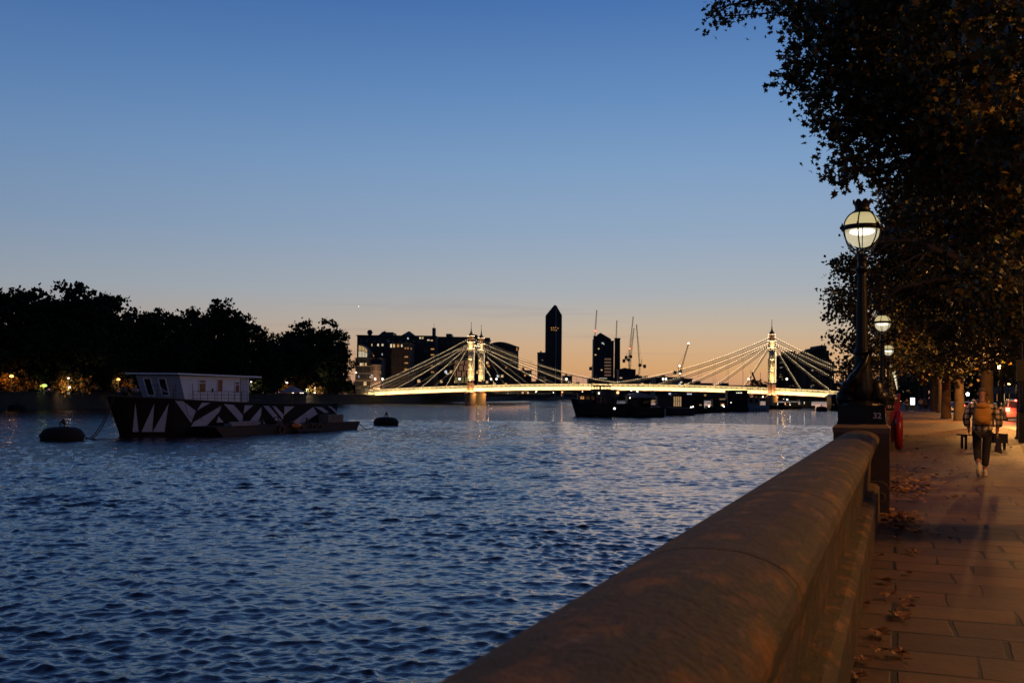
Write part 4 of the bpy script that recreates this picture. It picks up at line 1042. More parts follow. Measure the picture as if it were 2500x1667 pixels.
b.box(-.9, .3, -.35, .35, 3.5, 3.85); b.tube([(-.2, -.8, 3.9), (-.2, .8, 3.9)], .16, 10); b.sphere((.1, .5 * ys, 4.15), (.35, .25, .3), 10, 8); b.tube([(.2, -.3, 3.7), (.7, -.3, 4.6), (.4, -.2, 5.0)], .06, 6)
b.build('windlass', dark_metal, barge)
b = MB(); b.sphere((-1.4, .3 * ys, 4.2), (.35, .3, .22), 12, 8); b.build('bow_tarpaulin', sail_cloth, barge)
b = MB(); b.lathe([(1.5, 4.15), (.9, 4.45), (.05, 4.9)], 8, (-22.6, .5 * ys, 0)); b.tube([(-22.6, .5 * ys, 2.6), (-22.6, .5 * ys, 4.9)], .03, 6); b.build('parasol', sail_cloth, barge)
b = MB(); b.box(-18.5, -15.5, -1.2, 1.2, 2.6, 3.3); b.box(-27.2, -25, -1, 1, 2.6, 3.0); b.tube([Bp(20, 1.5, 3.2), Bp(24, 1.8, 3.45)], .05, 6); b.tube([Bp(18.8, 1.5, 2.9), Bp(18.8, 1.5, 4.6)], .03, 5); b.build('deck_box', rust, barge)
b = MB()
for k_ in (7.0, 8.1):   # hull marks: mooring lines hanging down the side
    b.tube([Bp(k_ - 2, 2.72, 3.1), Bp(k_ - 1.6, 2.73, 2.0), Bp(k_ - .8, 2.73, 1.4)], .02, 5)
b.build('hanging_rope', rope_m, barge)

# low pontoon moored against the barge
PL = GZ(560, 1064, 0); PR = GZ(868, 1048, 0); pd = (PR - PL).normalized(); PRz = math.atan2(pd.y, pd.x); Lp = (PR - PL).length
pon = thing('work_pontoon', 'low rusty work pontoon with tyre fenders moored alongside the dazzle barge', 'pontoon', PL, PRz)
b = MB(); b.prismy([(-2.0, .82), (-1.0, .05), (0, -.5), (Lp, -.5), (Lp + .9, .78), (Lp + .9, .82)], 0.0, 2.5); fixn(b.build('hull', rust, pon))
b = MB(); b.box(-2.0, Lp + .9, -.06, 2.5, .822, .9); b.build('deck', rust, pon)
for px in (596, 727, 818, 862):
    P = GZ(px, 1055, 0); x = (P - PL).dot(pd)
    b = MB(); b.tube([(x + .42 * math.cos(2 * math.pi * k / 14), -.16, .38 + .42 * math.sin(2 * math.pi * k / 14)) for k in range(15)], .11, 8, caps=False); b.build('tyre_fender', rubber, pon, True)
b = MB(); b.box(1.2, 5.4, .7, 1.6, .9, 1.1); b.sphere((5.6, 1.1, 1.05), (.5, .3, .18), 10, 6); b.tube([(1.2, 1, 1.15), (5.5, 1, 1.2)], .13, 8)
b.build('gangplank', sail_cloth, pon)
b = MB(); b.box(8.5, 9.6, .8, 1.6, .9, 1.25); b.tube([(8.6, 1.2, 1.2), (8.7, 1.2, 1.6), (9.2, 1.2, 1.65), (9.5, 1.2, 1.2)], .06, 6); b.lathe([(.15, .9), (.15, 1.5), (.2, 1.55)], 10, (6.6, 1.2, 0)); b.lathe([(.12, .9), (.12, 1.4), (.18, 1.45)], 10, (14.5, 1.2, 0))
b.sphere((10.7, .5, 1.05), (.5, .25, .16), 10, 6); b.build('winch', dark_metal, pon)
b = MB(); b.box(17.2, 20.3, .3, 1.8, .9, 1.75)
for k in range(9): b.box(17.2 + k * .36, 17.4 + k * .36, .24, .3, .95, 1.72)
b.build('crate_stack', mat('pallet_grey', (.2, .18, .17), .8, 0, .3, 2), pon)
b = MB(); b.sphere((10.4, -.3, .75), (.85, .22, .28), 12, 8); b.box(10.0, 10.5, -.55, -.1, .6, .95); b.build('float_bag', mat('orange_float', (.4, .12, .02), .5, 0, .1, 2), pon)
b = MB(); b.box(9.8, 14.5, -.9, -.35, .1, .35); b.build('fender_beam', rust, pon)

# mooring buoys
buoy_m = mat('buoy_black', (.008, .007, .008), .9, 0, .4, 1.5, .02, 5)
def buoy(px0, px1, yw, label, hr=.66):
    P = GZ((px0 + px1) / 2, yw - 2, 0); w = (px1 - px0) * P.y / F; r = thing('mooring_buoy', label, 'buoy', P, .3, 'dark drum buoys in the river')
    b = MB(); R_ = w / 2; h = R_ * hr
    b.lathe([(R_ * .8, -.5), (R_ * .96, -.1), (R_, h * .25), (R_ * .97, h * .5), (R_ * .88, h * .75), (R_ * .72, h * .9), (R_ * .45, h * .99), (.05, h * 1.03)], 26)
    b.build('drum', buoy_m, r, True)
    b = MB(); b.lathe([(R_ * 1.02, h * .3), (R_ * 1.03, h * .34), (R_ * 1.03, h * .42), (R_ * .99, h * .46)], 26); b.build('rubbing_band', buoy_m, r, True)
    b = MB(); z = h * 1.02; b.tube([(-.15, 0, z), (-.2, 0, z + .3), (0, 0, z + .5), (.2, 0, z + .3), (.15, 0, z)], .07, 6); b.sphere((.05, 0, z + .42), (.18, .18, .22), 8, 6); b.build('ring', dark_metal, r)
    return r, P, h
_, BP1, bh = buoy(101, 202, 1077, 'large black drum buoy in the river left of the dazzle barge bow')
_, BP2, bh2 = buoy(912, 973, 1040, 'black drum buoy just beyond the right end of the pontoon')
buoy(22, 68, 1004, 'distant low black buoy near the far left bank')
buoy(1992, 2019, 1006, 'small dark buoy in open water right of the bridge tower, near the river wall', .9)
def rope(pts, label, nm='mooring_rope', r=.045):
    b = MB(); b.tube(pts, r, 6); o = b.build(nm, rope_m); tag(o, label, 'rope', 'mooring ropes')
def sagl(a, c, s, n=14): return [Vector(a).lerp(Vector(c), k / n) - Vector((0, 0, s * 4 * (k / n) * (1 - k / n))) for k in range(n + 1)]
bt = BP1 + Vector((.1, 0, bh + .4)); bow = barge.matrix_world
bowp = B0 + Matrix.Rotation(BR, 3, 'Z') @ Vector((1.2, .3, 3.5))
for o, l, e in ((0, 'mooring rope falling from the barge bow to the water, left one of the pair', 201), (.5, 'mooring rope falling from the barge bow to the water, right one of the pair', 210)):
    e_ = GZ(e, 1071, .02); rope(sagl(bowp + Vector((o * .3, 0, 0)), e_, 1.1), l)
rope(sagl(bt, GZ(236, 1073, .05), .35), 'chain running down from the big left buoy into the water')
rope([GZ(236, 1073, .05), GZ(270, 1072, .03), GZ(300, 1071, .03)], 'slack line lying along the water between the left buoy and the barge', r=.03)
rope(sagl(PL + pd * (Lp + .8) + Vector((0, 0, .7)), GZ(893, 1047, .05), .1), 'short line dropping from the right end of the pontoon'); rope(sagl(GZ(893, 1047, .05), GZ(914, 1040, .35), .15), 'slack line rising to the buoy right of the pontoon')

# ================================================================ MOORED BOATS ON THE RIGHT
bgrey = mat('boat_grey', (.035, .033, .036), .6, 0, .25, 1); bwhite = mat('boat_white', (.45, .42, .42), .5, 0, .15, 1); bcream = mat('boat_cream', (.40, .26, .13), .6, 0, .15, 1); bdark = mat('boat_dark', (.010, .009, .011), .5, 0, .3, 1, spec=.25)
def boat(name, label, pxa, pxb, yw, H, parts, mats_=(None,), bowleft=True, bowrise=.5, Wd=4.2, cat='houseboat'):
    P = GZ(pxa, yw, 0); Y = P.y; L_ = (pxb - pxa) * Y / F
    r = thing(name, label, cat, P, 0, 'boats moored along the right bank')
    b = MB(); n = 9; vs = []
    for k in range(n + 1):
        u = k / n; x = L_ * u; bw = Wd / 2 * min(1, math.sin(math.pi * min(.5, u * 1.6 + .02)) ** .6) if bowleft else Wd / 2
        rise = bowrise * max(0, 1 - u * 2.5) ** 1.5 + .2 * max(0, u - .8) * 5 * .3
        for s_, z in ((-1, -.4), (-1, .3), (-1, H + rise), (1, H + rise), (1, .3), (1, -.4)):
            xo = (-.9 * (z / (H + .01)) if (z > .5 and k == 0) else 0)
            vs.append((x + xo, bw * s_ * (1 if z > 0 else .85) + Wd / 2, z))
    fs = [(k * 6 + j, k * 6 + j + 1, k * 6 + j + 7, k * 6 + j + 6) for k in range(n) for j in range(5)] + [(0, 1, 2, 3, 4, 5), tuple(n * 6 + j for j in range(5, -1, -1))]
    b.add(vs, fs); fixn(b.build('hull', mats_[0] or bdark, r))
    b = MB(); b.tube([(vs[k * 6 + 2][0], vs[k * 6 + 2][1] - .03, vs[k * 6 + 2][2]) for k in range(n + 1)], .07, 5); b.build('rubbing_strake', mats_[1] if len(mats_) > 1 else bgrey, r)
    S = Y / F
    for p in parts:
        kind = p[0]
        def X(px): return (px - pxa) * S
        def Z(py): return AT(1500, py, Y).z if False else (AT(pxa, py, Y).z - (0))
        if kind == 'cabin':
            _, a, c, yt, yb, m = p[:6]; b = MB(); b.box(X(a), X(c), .5, Wd - .5, max(.2, Z(yb)), Z(yt)); o = b.build('cabin', m, r)
            b = MB(); b.box(X(a) - .25, X(c) + .25, .3, Wd - .3, Z(yt), Z(yt) + .12); b.build('cabin_roof', bgrey if len(p) < 7 else p[6], r)
        elif kind == 'win':
            _, a, c, yt, yb, m = p[:6]; w = X(c) - X(a); hgt = Z(yt) - Z(yb)
            link('window', winmesh(w, hgt, m), r, ((X(a) + X(c)) / 2, (p[6] if len(p) > 6 else .49), Z(yb)))
        elif kind == 'arch':
            _, a, c, yt, yb, m = p; b = MB(); x0, x1, z0, z1 = X(a), X(c), Z(yb), Z(yt)
            b.prismy([(x0 + (x1 - x0) * k / 8, z0 + (z1 - z0) * math.sin(math.pi * (.25 + .6 * k / 8))) for k in range(9)] + [(x1, z0 - .1), (x0, z0 - .1)], .2, Wd); fixn(b.build('arched_roof', m, r))
        elif kind == 'mast':
            _, px, yt, yb = p; b = MB(); b.tube([(X(px), Wd / 2, Z(yb)), (X(px), Wd / 2, Z(yt))], .06, 6); b.build('mast', dark_metal, r)
        elif kind == 'lamp':
            _, px, py, m, rad = p; b = MB(); b.sphere((X(px), .2, Z(py)), rad, 8, 6); b.build('lamp', m, r)
        elif kind == 'rail':
            _, a, c, yt, yb = p; b = MB()
            for k in range(7): x = X(a) + (X(c) - X(a)) * k / 6; b.tube([(x, .3, Z(yb)), (x, .3, Z(yt))], .04, 4)
            for q in (0, .5): b.tube([(X(a), .3, Z(yt) - q), (X(c), .3, Z(yt) - q)], .035, 4)
            b.build('railing', bgrey, r)
    return r
dotl = emat('deck_lamp', (1, .9, .7), 5)
wg = emat('lit_saloon', (1.0, .62, .3), .55)
bt1 = boat('houseboat', 'dark Dutch style barge with a glazed wheelhouse, leftmost of the moored boats', 1409, 1530, 1016, 2.6,
     [('cabin', 1412, 1455, 960, 985, bgrey), ('win', 1416, 1427, 966, 975, win_amber), ('win', 1430, 1440, 966, 975, glass_dark), ('win', 1443, 1452, 966, 976, glass_dark), ('cabin', 1448, 1506, 951, 985, bgrey), ('win', 1484, 1488, 976, 990, glass_dark), ('win', 1464, 1470, 968, 984, glass_dark), ('win', 1474, 1480, 968, 984, glass_dark), ('win', 1494, 1500, 968, 984, glass_dark),
      ('lamp', 1462, 959, dotl, .16), ('lamp', 1500, 996, dotl, .3), ('lamp', 1508, 957, emat('amber_lamp', (1, .5, .2), 2), .3), ('mast', 1446, 935, 952)], bowrise=1.0, Wd=4.6)
S_ = bt1.location.y / F; zz = lambda py: AT(1470, py, bt1.location.y).z; xx = lambda px: (px - 1409) * S_
b = MB(); b.box(xx(1452), xx(1492), 1, 3.6, zz(943), zz(941) + .05); b.box(xx(1453), xx(1491), 1.1, 3.5, zz(952), zz(950))
for px in (1453, 1459, 1467, 1477, 1485, 1491):
    for y in (1.1, 3.5): b.box(xx(px) - .06, xx(px) + .06, y - .06, y + .06, zz(951), zz(942))
b.tube([(xx(1486), 2, zz(942)), (xx(1486), 2, zz(936))], .08, 6); b.add([(xx(1482), 2, zz(935)), (xx(1490), 2, zz(935)), (xx(1486), 2, zz(939)), (xx(1486), 2.2, zz(936))], [(0, 1, 2), (0, 1, 3), (1, 2, 3), (0, 2, 3)]); b.build('wheelhouse', bdark, bt1)
b = MB(); b.box(xx(1467), xx(1470), 3.6, 3.65, zz(950), zz(943)); b.build('wheelhouse_pane', glass_dark, bt1)
boat('houseboat', 'dark houseboat with a pale arched roof beside the glazed wheelhouse barge', 1530, 1622, 1017, 1.9,
     [('cabin', 1532, 1588, 966, 1005, bdark), ('cabin', 1566, 1590, 972, 1000, bgrey), ('arch', 1538, 1592, 959, 969, mat('arched_tin', (.22, .24, .3), .4)), ('lamp', 1538, 971, dotl, .12), ('lamp', 1505, 960, dotl, .14), ('win', 1570, 1586, 976, 985, glass_dark), ('win', 1545, 1556, 978, 996, glass_dark), ('lamp', 1556, 955, dotl, .16), ('lamp', 1541, 953, dotl, .12)], Wd=4.8)
boat('cruiser', 'small white cabin cruiser with a raked windscreen between two houseboats', 1588, 1626, 1013, 1.5,
     [('cabin', 1594, 1612, 990, 1002, bwhite), ('win', 1588, 1600, 988, 993, mat('windscreen', (.35, .38, .45), .1), .1), ('win', 1592, 1598, 975, 983, win_amber)], (bwhite, bgrey), bowrise=.2, Wd=2.8, cat='cabin cruiser')
boat('houseboat', 'houseboat with a warmly lit glass saloon in the middle of the moored row', 1622, 1696, 1013, 1.6,
     [('cabin', 1606, 1644, 968, 1000, bgrey), ('cabin', 1643, 1672, 964, 1001, bdark)] + [('win', 1645 + 5 * k, 1649.3 + 5 * k, 967, 992, wg) for k in range(4)] + [('rail', 1668, 1680, 964, 1000), ('rail', 1646, 1690, 997, 1003), ('lamp', 1687, 993, dotl, .15), ('lamp', 1692, 992, dotl, .15), ('mast', 1676, 964, 1000)], (bgrey, bwhite), Wd=4.6)
boat('houseboat', 'flat roofed dark houseboat with slim posts right of the lit saloon boat', 1680, 1735, 1008, 1.3,
     [('cabin', 1660, 1720, 964, 1000, bdark), ('win', 1722, 1726, 981, 984, C_, .3), ('win', 1708, 1714, 986, 990, wg, .45), ('lamp', 1731, 991, dotl, .2), ('win', 1690, 1695, 970, 990, glass_dark), ('win', 1700, 1705, 970, 990, glass_dark)], Wd=4.6)
boat('houseboat', 'small dark boat with a lit cockpit left of the tall box houseboat', 1735, 1782, 1006, 1.2,
     [('cabin', 1742, 1776, 975, 1000, bdark), ('win', 1757, 1772, 972, 976, wg), ('lamp', 1765, 989, dotl, .22), ('lamp', 1768, 992, dotl, .15), ('lamp', 1785, 982, dotl, .12), ('win', 1760, 1770, 984, 991, win_amber)], Wd=4.2)
boat('houseboat', 'tall box shaped houseboat with a flat roof in front of the right bridge tower', 1776, 1828, 1004, 1.2,
     [('cabin', 1778, 1826, 953, 1000, bdark)] + [('lamp', 1799 + 4 * k, 958.5, dotl, .09) for k in range(4)] + [('win', 1786, 1796, 972, 982, glass_dark), ('win', 1806, 1816, 972, 982, glass_dark)], Wd=5)
boat('houseboat', 'cream boat with two square windows and portholes beside the right bridge tower', 1824, 1878, 1004, 1.9,
     [('cabin', 1826, 1856, 970, 992, bcream), ('win', 1831, 1838, 974, 982, glass_dark), ('win', 1844, 1851, 974, 982, glass_dark)] + [('win', 1838 + 7 * k, 1841 + 7 * k, 997, 1000, glass_dark, -.02) for k in range(5)] + [('rail', 1856, 1874, 986, 992), ('mast', 1860, 908, 986)], (bwhite, bwhite), bowleft=False, Wd=4)
boat('sailing_boat', 'dark boat with a flagged mast against the bridge left of the right tower', 1834, 1862, 1001, 1.2, [('cabin', 1838, 1856, 985, 994, bdark), ('mast', 1835, 903, 990), ('lamp', 1863, 968, dotl, .2)], Wd=3, cat='boat')
P = AT(1835, 908, GZ(1834, 1001, 0).y + 1.5); b = MB(); b.add([(0, 0, 0), (.5, .1, -.2), (1.4, .2, -2.3), (1.1, .15, -3.0), (.3, 0, -1.1), (.05, 0, -1.0)], [(0, 1, 4, 5), (1, 2, 3, 4)]); b.add([(0, .05, 0), (.5, .15, -.2), (1.4, .25, -2.3), (1.1, .2, -3.0), (.3, .05, -1.1), (.05, .05, -1.0)], [(5, 4, 1, 0), (4, 3, 2, 1)])
tag(b.build('flag', bdark, None, False, P), 'dark drooping flag on the mast left of the right bridge tower', 'flag')
P = AT(1447, 893, 1150); r = thing('flagpole', 'flagpole with a dark flag on the podium left of the broader tower', 'flagpole', AT(1445, 925, 1150))
b = MB(); b.tube([(0, 0, 0), (0, 0, 16)], .25, 6); b.build('pole', dark_metal, r); b = MB(); b.box(-3.2, 0, 0, .3, 10, 14); b.build('flag', bdark, r)
for i, (a, c, yw, l) in enumerate(((1915, 1958, 998, 'dim low boat under the right bridge span, left one'), (1950, 1990, 996, 'dim low boat under the right bridge span, right one'), (1885, 1925, 999, 'dim low boat just right of the right bridge tower pier'))):
    boat('moored_boat', l, a, c, yw, 1.1, [('cabin', a + 8, c - 8, yw - 16, yw - 6, bdark), ('lamp', a + 14, yw - 14, dotl, .12), ('win', a + 12, a + 16, yw - 12, yw - 9, wg)], Wd=3.5, cat='boat')
# dolphin piles and the pier roof near the right bank
r = thing('dolphin_piles', 'dark timber mooring piles joined by a cross beam near the river wall', 'mooring piles', GZ(2030, 1000, 0)); S_ = r.location.y / F
b = MB()
for x in (-8, 8):
    b.tube([(x * S_ * .6, 0, 13 * S_), (x * S_ * 1.0, 0, 6 * S_), (x * S_ * .7, 0, -1)], .35, 7); b.tube([(x * S_ * 1.4, 1, -1), (x * S_ * .7, .3, 6 * S_)], .25, 6)
b.box(-9 * S_, 9 * S_, -.3, .3, 10 * S_, 12.5 * S_); b.build('piles', bdark, r)
P = AT(2028, 968, 350); r = thing('pier_roof', 'dark pier building with a sloping end roof under the right end of the bridge', 'pier', (P.x, 350, 0)); S_ = 350 / F; z0 = P.z
b = MB(); b.prismy([(0, z0), (11 * S_, z0 + 7 * S_), (58 * S_, z0 + 7 * S_), (58 * S_, z0 - 1), (0, z0 - .4)], 0, 7); fixn(b.build('roof', bdark, r))
b = MB(); b.box(4 * S_, 58 * S_, 1, 6, 1.0, z0 - .4); b.box(0, 60 * S_, 0, 7, -.3, 1.0); b.build('deckhouse', bdark, r)
for k in range(6): link('window', winmesh(2.6 * S_, 2.2 * S_, glass_dark if k % 3 else wg), r, ((9 + 8 * k) * S_, .98, 1.9))
# lights scattered on the dark bank behind the right boats
# ================================================================ TREES
ORD = ['first', 'second', 'third', 'fourth', 'fifth', 'sixth', 'seventh', 'eighth', 'ninth', 'tenth', 'eleventh', 'twelfth', 'thirteenth']
def leaf_shape(kind):
    if kind == 'plane':      # five lobed plane leaf
        a = [(0, -.5), (.16, -.22), (.5, -.3), (.36, -.02), (.52, .22), (.22, .2), (0, .56), (-.22, .2), (-.52, .22), (-.36, -.02), (-.5, -.3), (-.16, -.22)]
    elif kind == 'quad': a = [(0, -.5), (.42, -.05), (.08, .5), (-.4, .08)]
    else: a = [(0, -.5), (.4, -.12), (.28, .32), (-.1, .5), (-.42, .05)]
    return np.array(a)
def leaves(name, centers, size, parent, mats, kind='plane', g=rng, droop=.5, probs=None, curl=.18):
    sh = leaf_shape(kind); n = len(centers); k = len(sh)
    nrm = g.normal(size=(n, 3)); nrm[:, 2] = np.abs(nrm[:, 2]) * .9 + .15; nrm /= np.linalg.norm(nrm, axis=1)[:, None]
    t = g.normal(size=(n, 3)); t[:, 2] -= droop * 1.5; t -= nrm * np.sum(t * nrm, 1)[:, None]; t /= np.linalg.norm(t, axis=1)[:, None]
    u = np.cross(nrm, t); s = size * (.65 + .7 * g.random(n))
    c = np.asarray(centers)
    V = c[:, None, :] + s[:, None, None] * (u[:, None, :] * sh[None, :, 0, None] + t[:, None, :] * sh[None, :, 1, None] + nrm[:, None, :] * (-curl * (np.abs(sh[:, 0]) * 1.6)[None, :, None] * (.5 + g.random((n, 1, 1)))))
    mi = g.choice(len(mats), n, p=probs)
    return link(name, arr_mesh(name, V.reshape(-1, 3), k, mats, mi), parent)
def clump_pts(clumps, dens, g, shell=.75, sub=.28, per=26):
    """leaf positions: sprays of leaves scattered inside every clump ellipsoid -> uneven outline with gaps"""
    out = []; tips = []
    for (c, r) in clumps:
        c = np.array(c); r = np.array(r if hasattr(r, '__len__') else (r, r, r), float)
        vol = 4.19 * r[0] * r[1] * r[2]; m = max(3, int(vol * dens / per))
        d = g.normal(size=(m, 3)); d /= np.linalg.norm(d, axis=1)[:, None]
        rad = (shell + (1.08 - shell) * g.random(m) ** .7)[:, None] * np.where(g.random(m) < .5, g.random(m) ** .5, 1)[:, None]
        sc = c + d * rad * r
        tips += [(c, p) for p in sc]
        k = g.poisson(per, m) + 4
        rep = np.repeat(np.arange(m), k)
        off = g.normal(size=(len(rep), 3)) * sub * (.6 + .8 * g.random(m))[rep][:, None] * np.array([1, 1, .65])
        out.append(sc[rep] + off)
    return np.concatenate(out), tips
def make_tree(name, label, base, trunk_h, trunk_r, clumps, dens, lsize, kind='plane', mats=None, probs=None, sub=.28, per=26, seed=1, group=None, cat='tree', barkm=None, limbs=True, twigs=0, lean=(0, 0), nlimb=6):
    g = np.random.default_rng(seed); r = thing(name, label, cat, base, 0, group); bx = np.array(base)
    cl = [(np.array(c) - bx, rr) for c, rr in clumps]
    pts, tips = clump_pts(cl, dens, g, sub=sub, per=per)
    b = MB(); top = np.array([lean[0], lean[1], trunk_h])
    b.tube([(0, 0, -.3), (.02, 0, .15), (lean[0] * .3, lean[1] * .3, trunk_h * .35), (lean[0] * .7, lean[1] * .7, trunk_h * .7), tuple(top)], [trunk_r * 1.55, trunk_r * 1.15, trunk_r, trunk_r * .9, trunk_r * .75], 12)
    b.build('trunk', barkm or bark, r, True)
    if limbs:
        b = MB(); C = np.array([c for c, rr in cl]); K = min(nlimb, len(C)); sel = [int(g.integers(len(C)))]
        while len(sel) < K: sel.append(int(np.argmax(np.min(np.linalg.norm(C[:, None] - C[sel][None], axis=2), axis=1))))
        cen = C[sel].copy()
        for _ in range(6):
            lab = np.argmin(np.linalg.norm(C[:, None] - cen[None], axis=2), axis=1)
            for k in range(K):
                if (lab == k).any(): cen[k] = C[lab == k].mean(0)
        for k in range(K):
            q = top * (.82 + .16 * g.random()); d = cen[k] - q; Ld = np.linalg.norm(d)
            m1 = q + d * .3 + np.array([0, 0, .16 * Ld]) + g.normal(size=3) * .05 * Ld; m2 = q + d * .68 + np.array([0, 0, .12 * Ld]) + g.normal(size=3) * .05 * Ld
            w = trunk_r * .42; P = [q, m1, m2, cen[k]]; b.tube([tuple(x) for x in P], [w, w * .72, w * .45, w * .22], 8)
            for j in np.where(lab == k)[0]:
                u = .45 + .5 * g.random(); s_ = P[1] + (P[3] - P[1]) * u if u < .5 else P[2] + (P[3] - P[2]) * (2 * u - 1)
                c = C[j]; mm = (s_ + c) / 2 + g.normal(size=3) * .12 * np.linalg.norm(c - s_) + np.array([0, 0, .06 * np.linalg.norm(c - s_)])
                b.tube([tuple(s_), tuple(mm), tuple(c)], [.05, .035, .018], 5, caps=False)
        if twigs:
            for i in g.choice(len(tips), min(twigs, len(tips)), replace=False):
                c, p = tips[i]; c = np.array(c); m = (c + p) / 2 + g.normal(size=3) * .18 * np.linalg.norm(p - c)
                b.tube([tuple(c), tuple(m), tuple(p)], [.014, .009, .004], 4, caps=False)
        b.build('branches', barkm or bark, r, True)
    leaves('crown', pts, lsize, r, mats or [leaf_a, leaf_b, leaf_c], kind, g, probs=probs or [.45, .25, .3])
    return r
def pc(px, py, Y, rpx, ry=None):      # clump seen at a pixel, at a given distance
    p = AT(px, py, Y); rr = rpx * Y / F; return ((p.x, p.y, p.z), (rr, ry or rr * 1.1, rr * .9))
g = np.random.default_rng(21)
# nearest plane tree: trunk just outside the right edge
near = [(1785, 12, 26, 44), (1825, -25, 26, 45), (1768, 40, 25.5, 26), (1905, 8, 25, 40), (1890, -30, 25, 50), (1965, 30, 24, 50), (2010, 60, 23, 80), (1975, 135, 23, 55), (1945, 150, 22.5, 26), (1965, 205, 23, 45), (1985, 255, 23, 45),
        (2010, 295, 22, 34), (2060, 180, 22, 90), (2100, 60, 21, 100), (2070, 290, 22, 65), (2130, 170, 23, 95), (2120, 300, 22, 80), (2030, 362, 21.5, 28), (2070, 395, 21.5, 46), (2055, 432, 21, 26), (2110, 420, 21, 38), (2130, 380, 22, 60), (2150, 440, 22, 34),
        (2220, 60, 20, 110), (2220, 220, 21, 110), (2230, 360, 22, 100), (2340, 90, 18, 110), (2340, 260, 20, 120), (2330, 420, 21, 110), (2450, 60, 16, 110), (2470, 220, 17, 110), (2460, 400, 19, 100), (2240, 470, 23, 70), (2420, 540, 23, 90), (2310, 560, 24, 70), (2210, 550, 25, 50),
        (2560, 150, 15, 140), (2600, 350, 17, 150), (2560, 520, 20, 120), (2260, 150, 26, 130), (2380, 300, 27, 140), (2150, 120, 27, 90), (2450, 480, 27, 130), (2380, -40, 18, 130), (2180, -30, 22, 120), (2060, -20, 24, 80), (2480, 640, 24, 70)]
cl = [pc(x, y, Y, r_) for x, y, Y, r_ in near]
tb = E(25.5, 5.0, PZ)
make_tree('plane_tree', 'nearest plane tree, its big leafy crown hanging over the nearest lamp', tuple(tb), 5.8, .48, cl, 300, .14, 'plane', probs=[.3, .25, .45], sub=.22, per=16, seed=3, group='plane trees along the embankment', twigs=900)
# one heavy lit limb near the right edge
# second tree, left outline in front of the sunset
sec = [(2085, 640, 45, 42), (2050, 655, 45, 26), (2045, 700, 44, 28), (2080, 700, 46, 48), (2060, 762, 45, 44), (2042, 745, 45, 24), (2080, 820, 46, 46), (2062, 842, 45, 26), (2085, 880, 46, 40), (2070, 905, 46, 24), (2130, 580, 47, 40), (2185, 545, 44, 44), (2180, 510, 42, 30), (2215, 500, 42, 40),
       (2150, 640, 48, 70), (2140, 740, 54, 70), (2158, 835, 57, 60), (2185, 880, 54, 40), (2120, 905, 56, 45), (2230, 600, 46, 80), (2240, 710, 48, 80), (2240, 820, 57, 80), (2330, 650, 44, 90), (2330, 770, 46, 90), (2350, 860, 46, 70), (2430, 700, 40, 100), (2440, 810, 42, 80), (2440, 620, 42, 90), (2500, 760, 38, 100), (2550, 650, 38, 120), (2260, 880, 50, 50)]
cl = [pc(x, y, Y, r_) for x, y, Y, r_ in sec]
make_tree('plane_tree', 'second plane tree whose ragged left edge stands against the sunset behind the nearest lamp', tuple(E(46, 5.0, PZ)), 6.5, .45, cl, 150, .165, 'mid', probs=[.35, .25, .4], sub=.27, per=22, seed=5, group='plane trees along the embankment', twigs=260)
# further street trees
def street_tree(s, t, seed, label, lo=6.2, R0=5.4, dens=16, ls=.27):
    gg = np.random.default_rng(seed); c0 = E(s, t - .6, PZ); cl = []
    for k in range(34):
        d = gg.normal(size=3); d /= np.linalg.norm(d); rr = R0 * (.35 + .6 * gg.random())
        cl.append(((c0.x + d[0] * rr, c0.y + d[1] * rr, PZ + lo + 4.2 + d[2] * 4.6), 1.25 + .9 * gg.random()))
    return make_tree('plane_tree', label, tuple(E(s, t, PZ)), 5.5, .36, cl, dens, ls, 'mid', sub=.5, per=16, seed=seed, group='plane trees along the embankment', probs=[.42, .33, .25])
street_tree(66, 4.9, 31, 'third plane tree along the pavement, its low leaves lit yellow by the street light')
street_tree(84, 4.3, 32, 'plane tree with the thick pale trunk just left of the walking man', lo=5.2)
street_tree(92, 3.7, 33, 'plane tree with a dark trunk standing left of the pale trunk', lo=5.2)
street_tree(112, 4.6, 34, 'plane tree far along the pavement beyond the pair of trunks')
street_tree(14.5, 4.7, 41, 'plane tree just outside the right edge, added to shadow the near pavement', lo=7.5, R0=5.0, dens=14, ls=.18)  # added tree: its trunk casts the paving shadow, its crown blocks sky
t0 = street_tree(132, 4.6, 35, 'distant plane tree where the pavement narrows')
for i, s in enumerate((152, 172, 194, 218, 245, 275, 310, 345, 380)):
    copy_thing(t0, E(s, 4.6 + .3 * (i % 2), PZ), rotz=i * 1.3, label='%s dark distant plane tree counted on from the one where the pavement narrows' % ORD[i])
t1 = street_tree(40, 19, 36, 'dark tree across the road behind the walking man')
for i, (s, t) in enumerate(((58, 20), (78, 19), (98, 20), (120, 19), (150, 20), (185, 19), (230, 20))):
    copy_thing(t1, E(s, t, PZ), rotz=i * .9 + .4, label='%s tree behind the nearest one in the dark row across the road' % ORD[i])

gg = np.random.default_rng(123); cl = []
for k in range(170):
    c = E(335 + 20 * gg.random(), -3 + 52 * gg.random(), PZ + 1 + 11 * gg.random()); cl.append(((c.x, c.y, c.z), (2.6, 2.6, 2.2)))
make_tree('hedge', 'dark mass of greenery closing the far end of the pavement', tuple(E(345, 8, PZ)), 1, .2, cl, 1.6, .8, 'quad', sub=.7, per=12, seed=61, group='undergrowth of the park', cat='hedge', limbs=False, mats=[leaf_c], probs=[1])
